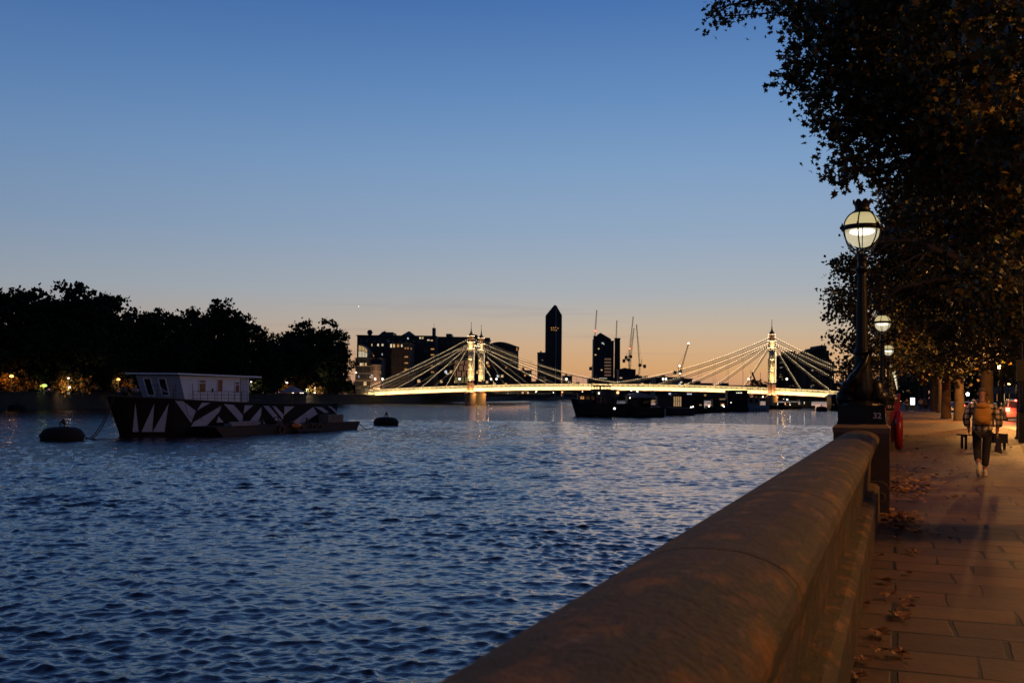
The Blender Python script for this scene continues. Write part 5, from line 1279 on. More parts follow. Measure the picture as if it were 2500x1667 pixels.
# left bank park trees
def park_tree(seed, label, H=24, R0=10):
    gg = np.random.default_rng(seed); cl = []
    for k in range(46):
        z = H * (.12 + .83 * gg.random()); w = R0 * (1 - abs(z / H - .5) ** 2 * 2.6) ** .5 if abs(z / H - .5) < .6 else R0 * .3
        a = gg.random() * 6.283; q = w * (.25 + .6 * gg.random() ** .6)
        cl.append(((q * math.cos(a), q * math.sin(a), z), (R0 * (.17 + .14 * gg.random()), R0 * (.17 + .14 * gg.random()), R0 * (.13 + .1 * gg.random()))))
    cl.append(((gg.normal() * .8, 0, H * .5), (R0 * .55, R0 * .55, H * .36)))
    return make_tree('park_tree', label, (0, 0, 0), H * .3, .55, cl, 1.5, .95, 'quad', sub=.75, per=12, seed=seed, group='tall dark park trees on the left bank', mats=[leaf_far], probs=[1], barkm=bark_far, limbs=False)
protos = [park_tree(50 + i, 'x') for i in range(4)]
PT = [(-40, 705, 215, 0), (18, 698, 222, 1), (88, 716, 226, 2), (150, 712, 238, 3), (198, 694, 230, 0), (232, 728, 240, 2), (265, 762, 250, 1), (312, 750, 262, 3), (365, 757, 268, 0), (412, 768, 275, 2), (455, 775, 285, 1), (492, 758, 300, 3), (531, 738, 298, 0), (572, 760, 305, 2), (610, 790, 320, 1),
      (655, 815, 330, 3), (690, 818, 345, 0), (722, 805, 365, 1), (772, 781, 372, 2), (808, 808, 385, 0), (820, 836, 392, 3), (-90, 690, 205, 3), (-120, 700, 200, 1),
      (60, 790, 218, 3), (130, 800, 222, 1), (330, 820, 262, 0), (560, 830, 292, 1), (740, 850, 350, 3), (440, 830, 270, 3), (650, 860, 318, 2), (800, 870, 375, 1), (240, 830, 236, 0)]
PL_ = ['tall dark tree cut by the left edge of the picture', 'dark rounded tree at the far left, above the orange lamp', 'flat topped dark tree second from the left edge group', 'dark tree left of the tallest left bank crown', 'tallest dark crown on the left bank, above the orange lit shrub', 'dark tree sloping down right of the tallest left bank crown',
       'lower dark tree in the dip behind the barge bow', 'dark tree rising above the left end of the barge deckhouse', 'dark tree over the middle of the barge deckhouse', 'dark tree over the right half of the barge deckhouse', 'dark tree left of the middle peak of the tree line', 'left shoulder of the middle peak of the tree line',
       'tree making the middle peak of the dark tree line', 'right shoulder of the middle peak of the tree line', 'dark tree sloping down to the gap in the tree line', 'low tree in the gap of the tree line behind the barge stern', 'low tree just left of the right hand peak of the tree line', 'left side of the right hand peak of the tree line',
       'tree making the right hand peak of the dark tree line', 'right side of the right hand peak of the tree line', 'low tree beside the balcony apartment block', 'dark tree outside the left edge, behind the cut one', 'dark tree well outside the left edge of the picture']
used = [False] * 4
for i, (px, yt, Y, k) in enumerate(PT):
    top = AT(px, yt, Y); base = Vector((top.x, Y, 3.3)); H = top.z - 3.3
    lab = PL_[i] if i < len(PL_) else ['shorter dark tree in front of the left end of the tree line', 'shorter dark tree below the tallest left crown', 'shorter dark tree behind the barge deckhouse windows', 'shorter dark tree behind the barge midships', 'shorter dark tree below the right hand peak', 'shorter dark tree behind the barge deckhouse door', 'shorter dark tree behind the barge stern rail', 'shorter dark tree near the parasol on the barge', 'shorter dark tree behind the barge bow post'][i - len(PL_)]
    sc = H / 23.5
    if not used[k]: o = protos[k]; used[k] = True; o.location = base; o.rotation_euler = (0, 0, i * 1.1); o['label'] = lab; o.scale = (sc * .95, sc * .95, sc)
    else: copy_thing(protos[k], base, rotz=i * 1.1, label=lab, scale=(sc * .95, sc * .95, sc))
# shrubs along the promenade below the trees
def shrub(loc, label, R0=4, seed=1, mats=None, group='shrubs along the left bank promenade', ls=.5, dens=3):
    gg = np.random.default_rng(seed); cl = [((loc[0] + gg.normal() * R0 * .6, loc[1] + gg.normal() * R0 * .3, loc[2] + R0 * (.3 + .7 * gg.random())), R0 * .45) for k in range(9)]
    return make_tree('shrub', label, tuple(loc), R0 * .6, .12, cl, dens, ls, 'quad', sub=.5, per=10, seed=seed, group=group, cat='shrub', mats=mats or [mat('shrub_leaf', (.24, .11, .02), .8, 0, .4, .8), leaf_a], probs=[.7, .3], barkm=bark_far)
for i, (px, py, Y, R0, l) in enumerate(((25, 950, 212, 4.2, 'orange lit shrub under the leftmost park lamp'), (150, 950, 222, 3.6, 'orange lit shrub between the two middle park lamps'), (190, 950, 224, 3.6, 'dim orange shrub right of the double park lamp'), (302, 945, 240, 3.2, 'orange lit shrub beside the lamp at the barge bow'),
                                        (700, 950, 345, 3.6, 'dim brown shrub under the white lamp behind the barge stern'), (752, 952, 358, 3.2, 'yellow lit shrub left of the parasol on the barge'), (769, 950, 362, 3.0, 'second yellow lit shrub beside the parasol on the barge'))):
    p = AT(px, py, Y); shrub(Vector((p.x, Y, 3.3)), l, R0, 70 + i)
gg = np.random.default_rng(77)
for j in range(3):
    cl = []; a_ = [(-60, 215), (330, 285), (620, 350)][j]; c_ = [(330, 285), (620, 350), (880, 440)][j]
    for k in range(70):
        u = k / 69; px = a_[0] + (c_[0] - a_[0]) * u; Y = a_[1] + (c_[1] - a_[1]) * u + 22 + gg.random() * 8; w = AT(px, 950, Y); cl.append(((w.x, Y, 3.3 + 1.5 + gg.random() * 3.5), (3.4, 2.6, 2.6)))
    w = cl[0][0]
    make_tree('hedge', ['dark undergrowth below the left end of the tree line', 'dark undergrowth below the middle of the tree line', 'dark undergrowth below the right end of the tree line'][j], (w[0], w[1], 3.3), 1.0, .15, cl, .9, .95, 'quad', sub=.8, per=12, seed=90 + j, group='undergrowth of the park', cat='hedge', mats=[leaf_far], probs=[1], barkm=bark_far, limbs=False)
park_post = mat('park_post', (.03, .03, .03), .6)
def park_lamp(px, py, Y, m, c, e, label, rad=.5):
    p = AT(px, py, Y); r = thing('park_lamp', label, 'lamp post', (p.x, Y, 3.3), 0, 'lamps along the left bank'); h = p.z - 3.3
    b = MB(); b.tube([(0, 0, 0), (0, 0, h)], [.1, .06], 6); b.box(-.15, .15, -.15, .15, 0, .5); b.build('post', park_post, r)
    b = MB(); b.sphere((0, 0, h), (rad, rad, rad * .6), 10, 6); b.build('lantern', m, r, True)
    if e: light('SPOT', 'park_light', (0, -1.4, h - .2), e * 11, c, .2, target=(0, 2.6, h * .35), parent=r, spot=R(130))
org = emat('park_orange', (1, .42, .1), 5); wht = emat('park_white', (1, .85, .62), 5); grn = emat('park_green', (.8, 1, .25), 1.0)
OC = (1, .45, .12); WC = (1, .8, .5)
park_lamp(28, 918, 209, org, OC, 70, 'orange park lamp at the far left, over its lit shrub', .42)
park_lamp(167, 923, 219, wht, OC, 60, 'small white park lamp above the middle orange shrub', .22)
park_lamp(289, 926, 236, org, OC, 60, 'orange park lamp just above the barge bow', .42)
park_lamp(108, 941, 214, grn, (.8, 1, .3), 12, 'small greenish yellow light low between the left park lamps', .6)
park_lamp(170, 945, 219, wht, WC, 50, 'low white light under the middle park lamp', .26)
park_lamp(613, 932, 315, wht, WC, 80, 'white park lamp just right of the barge deckhouse roof', .32)
park_lamp(700, 934, 340, wht, OC, 90, 'white park lamp above the brown shrub behind the barge stern', .42)
park_lamp(752, 950, 352, wht, WC, 300, 'bright lamp hidden among yellow lit leaves', .15)
park_lamp(769, 946, 356, wht, WC, 300, 'second bright lamp hidden among yellow lit leaves', .15)
for px, l in ((715, 'first of the low white lights behind the barge stern'), (734, 'middle low white light behind the barge stern'), (739, 'double low white light behind the barge stern'), (768, 'rightmost low white light behind the barge stern')): park_lamp(px, 958.5, 340, wht, WC, 0, l, .3)
park_lamp(869, 909, 425, wht, WC, 100, 'tall white lamp left of the balcony apartment block', .4)
park_lamp(596, 864, 330, wht, WC, 0, 'dim light high in the dark trees right of the barge deckhouse', .16)
for i, (px, py, Y, c, rd) in enumerate(((1310, 955, 780, 'pale', .5), (1351, 958, 780, 'pale', .5), (1373, 957, 780, 'amber', .7), (1422, 956, 780, 'pale', .5), (1258, 956, 700, 'pale', .4), (1275, 961, 700, 'amber', .7), (1308, 957, 750, 'pale', .5))):
    park_lamp(px, py, Y, wht if c == 'pale' else org, WC, 0, 'small far light under the bridge, number %s from the left among those between the towers' % ['four', 'six', 'seven', 'eight', 'one', 'two', 'three'][i], rd * .8)
for i, (px, py) in enumerate(((1915, 964), (1922, 975), (1917, 985), (1929, 988), (1950, 977), (1913, 974))):
    park_lamp(px, py, 372, wht if i % 2 else org, WC, 0, 'small light under the right bridge span, %s' % ['topmost', 'brightest globe', 'lower left', 'lower right', 'rightmost', 'dim leftmost'][i], .16 if i != 1 else .32)

# bank trees behind the right end of the bridge
for i, (px, yt, Y, l) in enumerate(((1845, 926, 600, 'small dark round trees on the skyline left of the right bridge tower'), (1865, 932, 600, 'small dark tree right beside the right bridge tower'))):
    k = 1 + i; top = AT(px, yt, Y); copy_thing(protos[k], Vector((top.x, Y, 3.3)), rotz=i, label=l, scale=(top.z - 3.3) / 23.5)

# ================================================================ PROMENADE OBJECTS
# fallen leaves
def litter(name, spots, label, size, seed):
    gg = np.random.default_rng(seed); pts = []
    for s, t, n, sd, hh in spots:
        a = np.stack([gg.normal(size=n) * sd * 1.6 + s, gg.normal(size=n) * sd * .8 + t, gg.random(n) ** 2 * hh], 1); a = a[a[:, 1] > -.2]; pts.append(a)
    a = np.concatenate(pts); W = np.stack([a[:, 0] * ST + a[:, 1] * CT, a[:, 0] * CT - a[:, 1] * ST, PZ + .02 + a[:, 2]], 1)
    sh = leaf_shape('plane'); n = len(W); ang = gg.random(n) * 6.283; ca, sa = np.cos(ang), np.sin(ang); s = size * (.5 + .7 * gg.random(n))
    x = sh[None, :, 0] * ca[:, None] - sh[None, :, 1] * sa[:, None]; y = sh[None, :, 0] * sa[:, None] + sh[None, :, 1] * ca[:, None]
    tilt = gg.normal(size=(n, 2)) * .2; z = (x * tilt[:, :1] + y * tilt[:, 1:]) + (np.abs(sh[:, 0]) * .35)[None] * gg.random((n, 1)); z -= z.min(1)[:, None]
    V = W[:, None, :] + s[:, None, None] * np.stack([x, y, z], -1)
    dl1 = mat('dry_leaf', (.38, .18, .05), .7, 0, .4, 3); dl2 = mat('dry_leaf_dark', (.12, .06, .03), .8, 0, .4, 3)
    o = link(name, arr_mesh(name, V.reshape(-1, 3), len(sh), [dl1, dl2], gg.choice(2, n))); o['kind'] = 'stuff'; return o
litter('leaf_litter', [(13.9, .02, 130, .16, .05), (13.0, .12, 40, .14, .02), (12.4, .3, 14, .2, .01), (18.5, .0, 150, .35, .03), (20.3, .15, 110, .4, .03), (23.5, .3, 60, .8, .02), (17.2, .1, 40, .4, .02), (27, 4.8, 200, 1.2, .04), (35, 5, 150, 1.5, .03), (31, .1, 60, 1, .02), (45, .2, 60, 2, .02), (19, 2.5, 14, 2.2, .0)], '', .105, 4)
def single_leaf():
    sh = leaf_shape('plane'); b = MB(); n = len(sh); m = []
    b.add([(0, 0, .008)] + [(x * .12, y * .12, .006 + .05 * abs(x) * (1 if i % 2 else .5)) for i, (x, y) in enumerate(sh)], [(0, 1 + i, 1 + (i + 1) % n) for i in range(n)])
    b.tube([(0, -.06, .01), (.01, -.12, .03)], .003, 4)
    o = b.build('fallen_leaf', mat('dry_leaf', (.38, .18, .05), .7)); return tag(o, 'dry brown plane leaf lying loose on the paving by the foot of the parapet', 'leaf', 'loose leaves on the paving')
lf = single_leaf(); rn = random.Random(5)
spots = [(2240, 1300), (2195, 1322), (2218, 1350), (2232, 1352), (2150, 1358), (2215, 1400), (2160, 1421), (2170, 1458), (2228, 1459), (2205, 1470), (2218, 1482), (2190, 1500), (2196, 1508), (2150, 1546), (2146, 1552), (2200, 1596), (2190, 1599), (2145, 1594), (2108, 1612), (2098, 1612), (2090, 1650), (2095, 1658), (2110, 1475), (2085, 1560)]
for i, (px, py) in enumerate(spots):
    p = GZ(px, py, PZ + .012); o = lf if i == 0 else lf.copy()
    if i: col.objects.link(o)
    o.location = p; o.rotation_euler = (rn.uniform(-.25, .25), rn.uniform(-.25, .25), rn.uniform(0, 6)); q = rn.uniform(.75, 1.15); o.scale = (q, q, q * rn.uniform(1, 2.2))

# lifebuoy housing on the wall beyond the first lamp
red_m = mat('red_plastic', (.22, .008, .008), .35, 0, .15, 3); white_m = mat('white_tape', (.6, .6, .6), .6)
r = thing('lifebuoy_stand', 'red lifebuoy housing hanging on the parapet just past the nearest lamp pedestal', 'lifebuoy', E(24.4, .02, PZ), -TH)
b = MB(); b.tube([(-.02, .36 * math.cos(2 * math.pi * k / 20), .86 + .38 * math.sin(2 * math.pi * k / 20)) for k in range(21)], .085, 8, caps=False); b.build('ring_cover', red_m, r, True)
b = MB(); b.lathe([(.36, -.05), (.40, 0), (.38, .04), (.3, .07)], 22); o = b.build('shell', red_m, r, True); o.rotation_euler = (0, R(90), 0); o.location = (-.06, 0, .86)
b = MB(); b.box(-.12, .0, -.05, .05, 1.2, 1.5); b.lathe([(.035, 1.4), (.035, 1.62), (.05, 1.64), (.02, 1.7)], 8, (-.03, 0, 0)); b.box(-.2, -.1, -.2, .2, .6, 1.3); b.build('bracket', red_m, r)

# bench behind the walking man
slat = mat('bench_slat', (.03, .022, .016), .6)
p = GZ(2400, 1095, PZ); r = thing('park_bench', 'dark low bench on the pavement just beyond the walking man', 'bench', p, -TH * .2)
b = MB()
for k in range(4): b.box(-.75, .68, -.22 + .12 * k, -.13 + .12 * k, .42, .46)
b.build('seat', slat, r)
b = MB(); b.box(.25, .68, -.25, .28, .2, .5); b.build('armrest_box', slat, r)
for x in (-.6, .6):
    b = MB(); b.box(x - .03, x + .03, -.2, .2, .36, .42); b.box(x - .03, x + .03, -.2, -.14, 0, .4); b.box(x - .03, x + .03, .14, .2, 0, .4); b.build('leg', black_iron, r)

# street lighting column at the right edge
def street_light(s, t, label, hh=8.2, e=900, arm=-1.2, post_r=.09, col_=(1, .45, .11)):
    r = thing('street_light', label, 'street light', E(s, t, PZ), -TH, 'sodium street lights of the road')
    b = MB(); b.tube([(0, 0, 0), (0, 0, 1.35)], [post_r * 1.5, post_r * 1.4], 12); b.tube([(0, 0, 1.35), (0, 0, hh - .5), (arm * .25, 0, hh), (arm, 0, hh + .1)], [post_r, post_r * .75, post_r * .5, post_r * .45], 10); b.build('post', black_iron, r, True)
    b = MB(); b.sphere((arm * 1.15, 0, hh + .1), (.36, .15, .1), 12, 6); b.build('head', dark_metal, r, True)
    b = MB(); b.sphere((arm * 1.15, 0, hh + .03), (.2, .1, .07), 10, 6); b.build('lens', sodium_glow, r, True)
    if e: light('POINT', 'street_lamp_light', (arm * 1.15, 0, hh - .12), e, col_, .13, parent=r)
    return r
street_light(15.5, 8.7, 'sodium street light at the kerb nearest the viewer', 7.0, 2300, col_=(1, .42, .09))
street_light(-2.5, 8.7, 'unseen street light added behind the viewer to light wall and pavement', 7.0, 650, col_=(1, .42, .09))  # added out of view to light the near wall and paving
street_light(29.5, 7.4, 'sodium street light shining on the walking man from the right', 8.6, 1100)
street_light(43, 7.2, 'unseen street light added beyond the bench to light the pavement', 6.4, 800)  # added beyond the frame to brighten the farther pavement
street_light(54, 9.0, 'sodium street light among the second tree, above the red tail lights', 6.2, 5000)
street_light(78, 8.5, 'sodium street light lighting the leaves over the parked cars', 5.8, 6500)
street_light(104, 9, 'sodium street light farther along the kerb', 6.0, 3500)
street_light(130, 9, 'distant sodium street light along the kerb', 6.0, 3000)
for px, py, Y, l in ((2439, 896, 150, 'starry bright street light seen over the red tail lights'), (2463, 936, 230, 'lower bright street light seen beside the dark column'), (2303, 860, 260, 'small pale light high among the leaves above the pale trunk'), (2362, 962, 170, 'white light left of the walking man at head height'), (2260, 963, 190, 'small white light above the far walkers')):
    p = AT(px, py, Y); r = thing('street_light', l, 'street light', (p.x, Y, PZ), 0, 'lights down the road'); h = p.z - PZ
    b = MB(); b.tube([(0, 0, 0), (0, 0, h)], [.09, .05], 6); b.build('post', black_iron, r); b = MB(); b.sphere((0, -.1, h), .26 if Y < 200 else .3, 10, 6); b.build('globe', white_glow if py > 940 or py < 870 else sodium_glow, r, True)
    if py == 896: light('POINT', 'street_lamp_light', (0, -.5, h), 700, (1, .55, .2), .2, parent=r)
# dark traffic post cut by the right edge
p = GZ(2496.5, 1080, PZ); r = thing('signal_post', 'tall black post on the kerb cut by the right edge of the picture', 'post', p, -TH)
b = MB(); b.box(-.13, .13, -.12, .12, 0, 1.15); b.tube([(0, 0, 1.1), (0, 0, 6.5)], .085, 12); b.lathe([(.13, 1.1), (.15, 1.2), (.09, 1.35)], 12); b.build('post', black_iron, r)
b = MB(); b.box(-.2, .2, -.15, .15, 2.3, 3.1); b.build('control_box', black_iron, r)
# advert screen and kiosk far down the pavement
p = GZ(2228, 1003, PZ); r = thing('lit_screen', 'bright white lit panel standing far down the pavement', 'screen', p, -TH * .3); S_ = p.y / F
b = MB(); b.box(-6 * S_, 6 * S_, 0, .25, 10 * S_, 33 * S_); b.box(-4 * S_, 4 * S_, .05, .2, 0, 10 * S_); b.build('frame', dark_metal, r)
b = MB(); b.box(-5.2 * S_, 5.2 * S_, -.03, .0, 15 * S_, 32 * S_); b.build('screen', screen_glow, r)
# houses over the road
for i in range(13):
    s = 18 + 24.2 * i; l = '%s dark terrace house across the road, counted from the right edge' % ORD[i]
    r = thing('terrace_house', l, 'house', E(s, 25, PZ), -TH, 'terrace across the road')
    b = MB(); b.box(0, 10, 0, 24, 0, 13); b.build('wall', fac_brick, r); b = MB(); b.box(-.3, 10.3, -.2, 24.2, 13, 13.6); b.add([(0, 0, 13.6), (10, 0, 13.6), (10, 24, 13.6), (0, 24, 13.6), (5, 0, 16.5), (5, 24, 16.5)], [(0, 3, 5, 4), (1, 4, 5, 2), (0, 4, 1), (3, 2, 5)]); b.build('roof', roof_m, r)
    for a in range(3):
        for c in range(6):
            m = [glass_dark, glass_dark, A_, glass_dark, W_, glass_dark, glass_dark][(a * 5 + c * 3 + i) % 7]; o = link('window', winmesh(1.1, 1.9, m), r, (-.03, 2 + c * 4, 1.4 + a * 4)); o.rotation_euler = (0, 0, -R(90))
# ================================================================ CARS
car_paint = lambda n, c: mat(n, c, .25, .3, .05, 1, coat=.8)
def car(label, loc, rz, paint, kind='van', rear_lit=True, head=False, plate=True, glow=0, name='parked_car'):
    """local +y is the nose, origin under the middle of the rear bumper"""
    r = thing(name, label, 'car', loc, rz, 'cars on the embankment road'); W = .9; L_ = 4.5 if kind == 'van' else 4.3; H = 1.78 if kind == 'van' else 1.45
    body = [(0.0, .32), (-.06, .5), (-.04, .82), (.02, .98), (L_ - 1.15, .98), (L_ - .2, .82), (L_, .62), (L_ + .02, .35), (L_ - .5, .25), (.4, .25)]
    def loft(poly, w0, w1, m, nm, zmid):
        b = MB(); n = len(poly); vs = []
        for sx in (-1, 1):
            for y, z in poly: vs.append((sx * (w0 + (w1 - w0) * max(0, min(1, (z - .95) / (H - .95)))) * (1 if z > .4 else .96), y, z))
        b.add(vs, [tuple(range(n)), tuple(range(2 * n - 1, n - 1, -1))] + [(i, n + i, n + (i + 1) % n, (i + 1) % n) for i in range(n)])
        o = fixn(b.build(nm, m, r)); md = o.modifiers.new('b', 'BEVEL'); md.width = .05; md.segments = 2; return o
    loft(body, W, W, paint, 'body', 0)
    roof = [(.0, .97), (.16, 1.45), (.34, H - .04), (.7, H), (L_ - 2.1, H), (L_ - 1.7, H - .08), (L_ - .95, .97)] if kind == 'van' else [(.5, .96), (.95, H - .05), (1.5, H), (L_ - 2.2, H - .02), (L_ - 1.3, .96)]
    loft(roof, W - .04, W - .17, paint, 'cabin', 0)
    g_ = glass_dark; b = MB()
    y0 = .02 if kind == 'van' else .6
    zt = H - .16
    b.add([(-W + .16, y0 + .02, 1.08), (W - .16, y0 + .02, 1.08), (W - .24, (.2 if kind == 'van' else .88), zt), (-W + .24, (.2 if kind == 'van' else .88), zt)], [(0, 1, 2, 3)]); b.v = [(x, y - .05, z) for x, y, z in b.v]
    b.build('rear_window', g_, r)
    b = MB(); y1 = L_ - .98; b.add([(-W + .14, y1 + .02, 1.0), (W - .14, y1 + .02, 1.0), (W - .24, L_ - 1.72 if kind == 'van' else L_ - 1.95, zt + .04), (-W + .24, L_ - 1.72 if kind == 'van' else L_ - 1.95, zt + .04)], [(3, 2, 1, 0)]); b.v = [(x, y + .06, z) for x, y, z in b.v]; b.build('windscreen', g_, r)
    for sx in (-1, 1):
        b = MB(); b.add([(sx * (W - .03), .5, 1.02), (sx * (W - .03), L_ - 1.4, 1.02), (sx * (W - .12), L_ - 1.95, zt), (sx * (W - .12), .62 if kind == 'van' else 1.1, zt)], [(0, 1, 2, 3)]); b.v = [(x + sx * .015, y, z) for x, y, z in b.v]; b.build('side_window', g_, r)
        b = MB(); b.box(sx * (W + .1) - .09, sx * (W + .1) + .09, L_ - 1.6, L_ - 1.45, 1.0, 1.14); b.build('mirror', paint, r)
        b = MB(); b.box(sx * (W - .12) - .15, sx * (W - .12) + .15, -.12, .12, .80, 1.02 if kind != 'van' else 1.12); b.build('tail_light', red_glow if rear_lit else mat('tail_lens', (.2, .01, .01), .2), r)
        b = MB(); b.sphere((sx * (W - .22), L_ - .02, .66), (.16, .1, .1), 10, 6); b.build('headlight', white_glow if head else bwhite, r)
        for y in (.85, L_ - .85):
            b = MB(); b.lathe([(.1, -.11), (.3, -.11), (.33, -.07), (.33, .07), (.3, .11), (.1, .11)], 18); o = b.build('wheel', rubber, r); o.rotation_euler = (0, R(90), 0); o.location = (sx * (W - .08), y, .33)
            b2 = MB(); b2.lathe([(.2, -.12), (.19, .12)], 10); b2.build('rim', mat('alloy', (.35, .35, .35), .3, .8), o)
    b = MB(); b.box(-W + .03, W - .03, -.13, .05, .38, .6); b.build('bumper', paint, r)
    if plate: b = MB(); b.box(-.26, .26, -.16, -.13, .66, .77); b.build('number_plate', mat('yellow_plate', (.6, .42, .05), .5), r)
    if kind == 'van' and rear_lit: b = MB(); b.box(-.26, .26, .1, .3, H - .13, H - .03); b.build('brake_light', red_glow, r)
    if glow: light('POINT', 'tail_glow', (-W + .1, -.35, .95), glow, (1, .05, .02), .08, parent=r)
    if head:
        for sx in (-1, 1): light('SPOT', 'headlamp_beam', (sx * (W - .22), L_ + .15, .68), 260, (1, .9, .7), .06, target=(sx * .5, L_ + 12, 0), parent=r, spot=R(50))
    return r
RZ_ = PZ - .118
car('silver people carrier with red brake lights on, behind the black post at the right edge', E(89.3, 8.95, RZ_), -TH, car_paint('silver_paint', (.35, .33, .33)), 'van', glow=160)
car('dark car ahead of the silver people carrier', E(101, 7.7, RZ_), -TH, car_paint('dark_paint', (.04, .04, .05)), 'car', False)
car('oncoming car with blazing headlights seen between the two trunks', E(150, 7.0, RZ_), -TH + math.pi, car_paint('white_paint', (.5, .5, .5)), 'car', False, True)
car('white car parked left of the dark trunk', E(185, 6.7, RZ_), -TH, car_paint('white_paint', (.5, .5, .5)), 'car', False)
car('small dark car with red tail lights just left of the walking man', E(118, 7.9, RZ_), -TH, car_paint('dark_red_paint', (.10, .02, .02)), 'car', True, glow=8)
car('parked car farthest down the road', E(160, 9.6, RZ_), -TH, car_paint('dark_paint', (.04, .04, .05)), 'car', True)

# ================================================================ PEOPLE
def skin(name, nodes, edges, m, parent, root=0, sub=2, mats=None, loc=None):
    me = bpy.data.meshes.new(name); me.from_pydata([n[0] for n in nodes], edges, []); me.materials.append(m)
    o = link(name, me, parent, loc); md = o.modifiers.new('skin', 'SKIN'); md.use_smooth_shade = True
    for i, n in enumerate(nodes):
        v = me.skin_vertices[0].data[i]; rr = n[1]; v.radius = rr if hasattr(rr, '__len__') else (rr, rr); v.use_root = (i == root)
    s = o.modifiers.new('sub', 'SUBSURF'); s.levels = sub; s.render_levels = sub; return o
skin_m = mat('skin', (.42, .20, .12), .55, 0, .08, 8)
hair_m = mat('short_hair', (.10, .06, .04), .8, 0, .3, 30)
plaid = bpy.data.materials.new('plaid_flannel'); plaid.use_nodes = True
def plaid_nodes():
    t = plaid.node_tree; b = t.nodes['Principled BSDF']; b.inputs['Roughness'].default_value = .9; tcn = t.nodes.new('ShaderNodeTexCoord'); sp = t.nodes.new('ShaderNodeSeparateXYZ'); t.links.new(tcn.outputs['Object'], sp.inputs[0])
    def st(sock, off):
        m = t.nodes.new('ShaderNodeMath'); m.operation = 'MULTIPLY_ADD'; m.inputs[1].default_value = 1 / .115; m.inputs[2].default_value = off; t.links.new(sock, m.inputs[0])
        f = t.nodes.new('ShaderNodeMath'); f.operation = 'FRACT'; t.links.new(m.outputs[0], f.inputs[0])
        g_ = t.nodes.new('ShaderNodeMath'); g_.operation = 'GREATER_THAN'; g_.inputs[1].default_value = .42; t.links.new(f.outputs[0], g_.inputs[0]); return g_.outputs[0]
    a = st(sp.outputs['X'], .2); c = st(sp.outputs['Z'], .1)
    ad = t.nodes.new('ShaderNodeMath'); ad.operation = 'ADD'; t.links.new(a, ad.inputs[0]); t.links.new(c, ad.inputs[1])
    dv = t.nodes.new('ShaderNodeMath'); dv.operation = 'DIVIDE'; dv.inputs[1].default_value = 2; t.links.new(ad.outputs[0], dv.inputs[0])
    r = t.nodes.new('ShaderNodeValToRGB'); r.color_ramp.interpolation = 'CONSTANT'; e = r.color_ramp.elements; e[0].position = 0; e[0].color = (.02, .02, .03, 1); e[1].position = .4; e[1].color = (.17, .14, .12, 1); n = e.new(.9); n.color = (.66, .52, .32, 1)
    t.links.new(dv.outputs[0], r.inputs[0]); t.links.new(r.outputs[0], b.inputs['Base Color'])
plaid_nodes()
trouser = mat('dark_trousers', (.022, .020, .024), .9, 0, .3, 5); shoe_m = mat('pale_trainer', (.7, .62, .42), .6, 0, .1, 8); pack_m = mat('ochre_canvas', (.5, .24, .035), .8, 0, .25, 6, .006, 25); dark_cloth = mat('dark_cloth', (.02, .02, .024), .9)
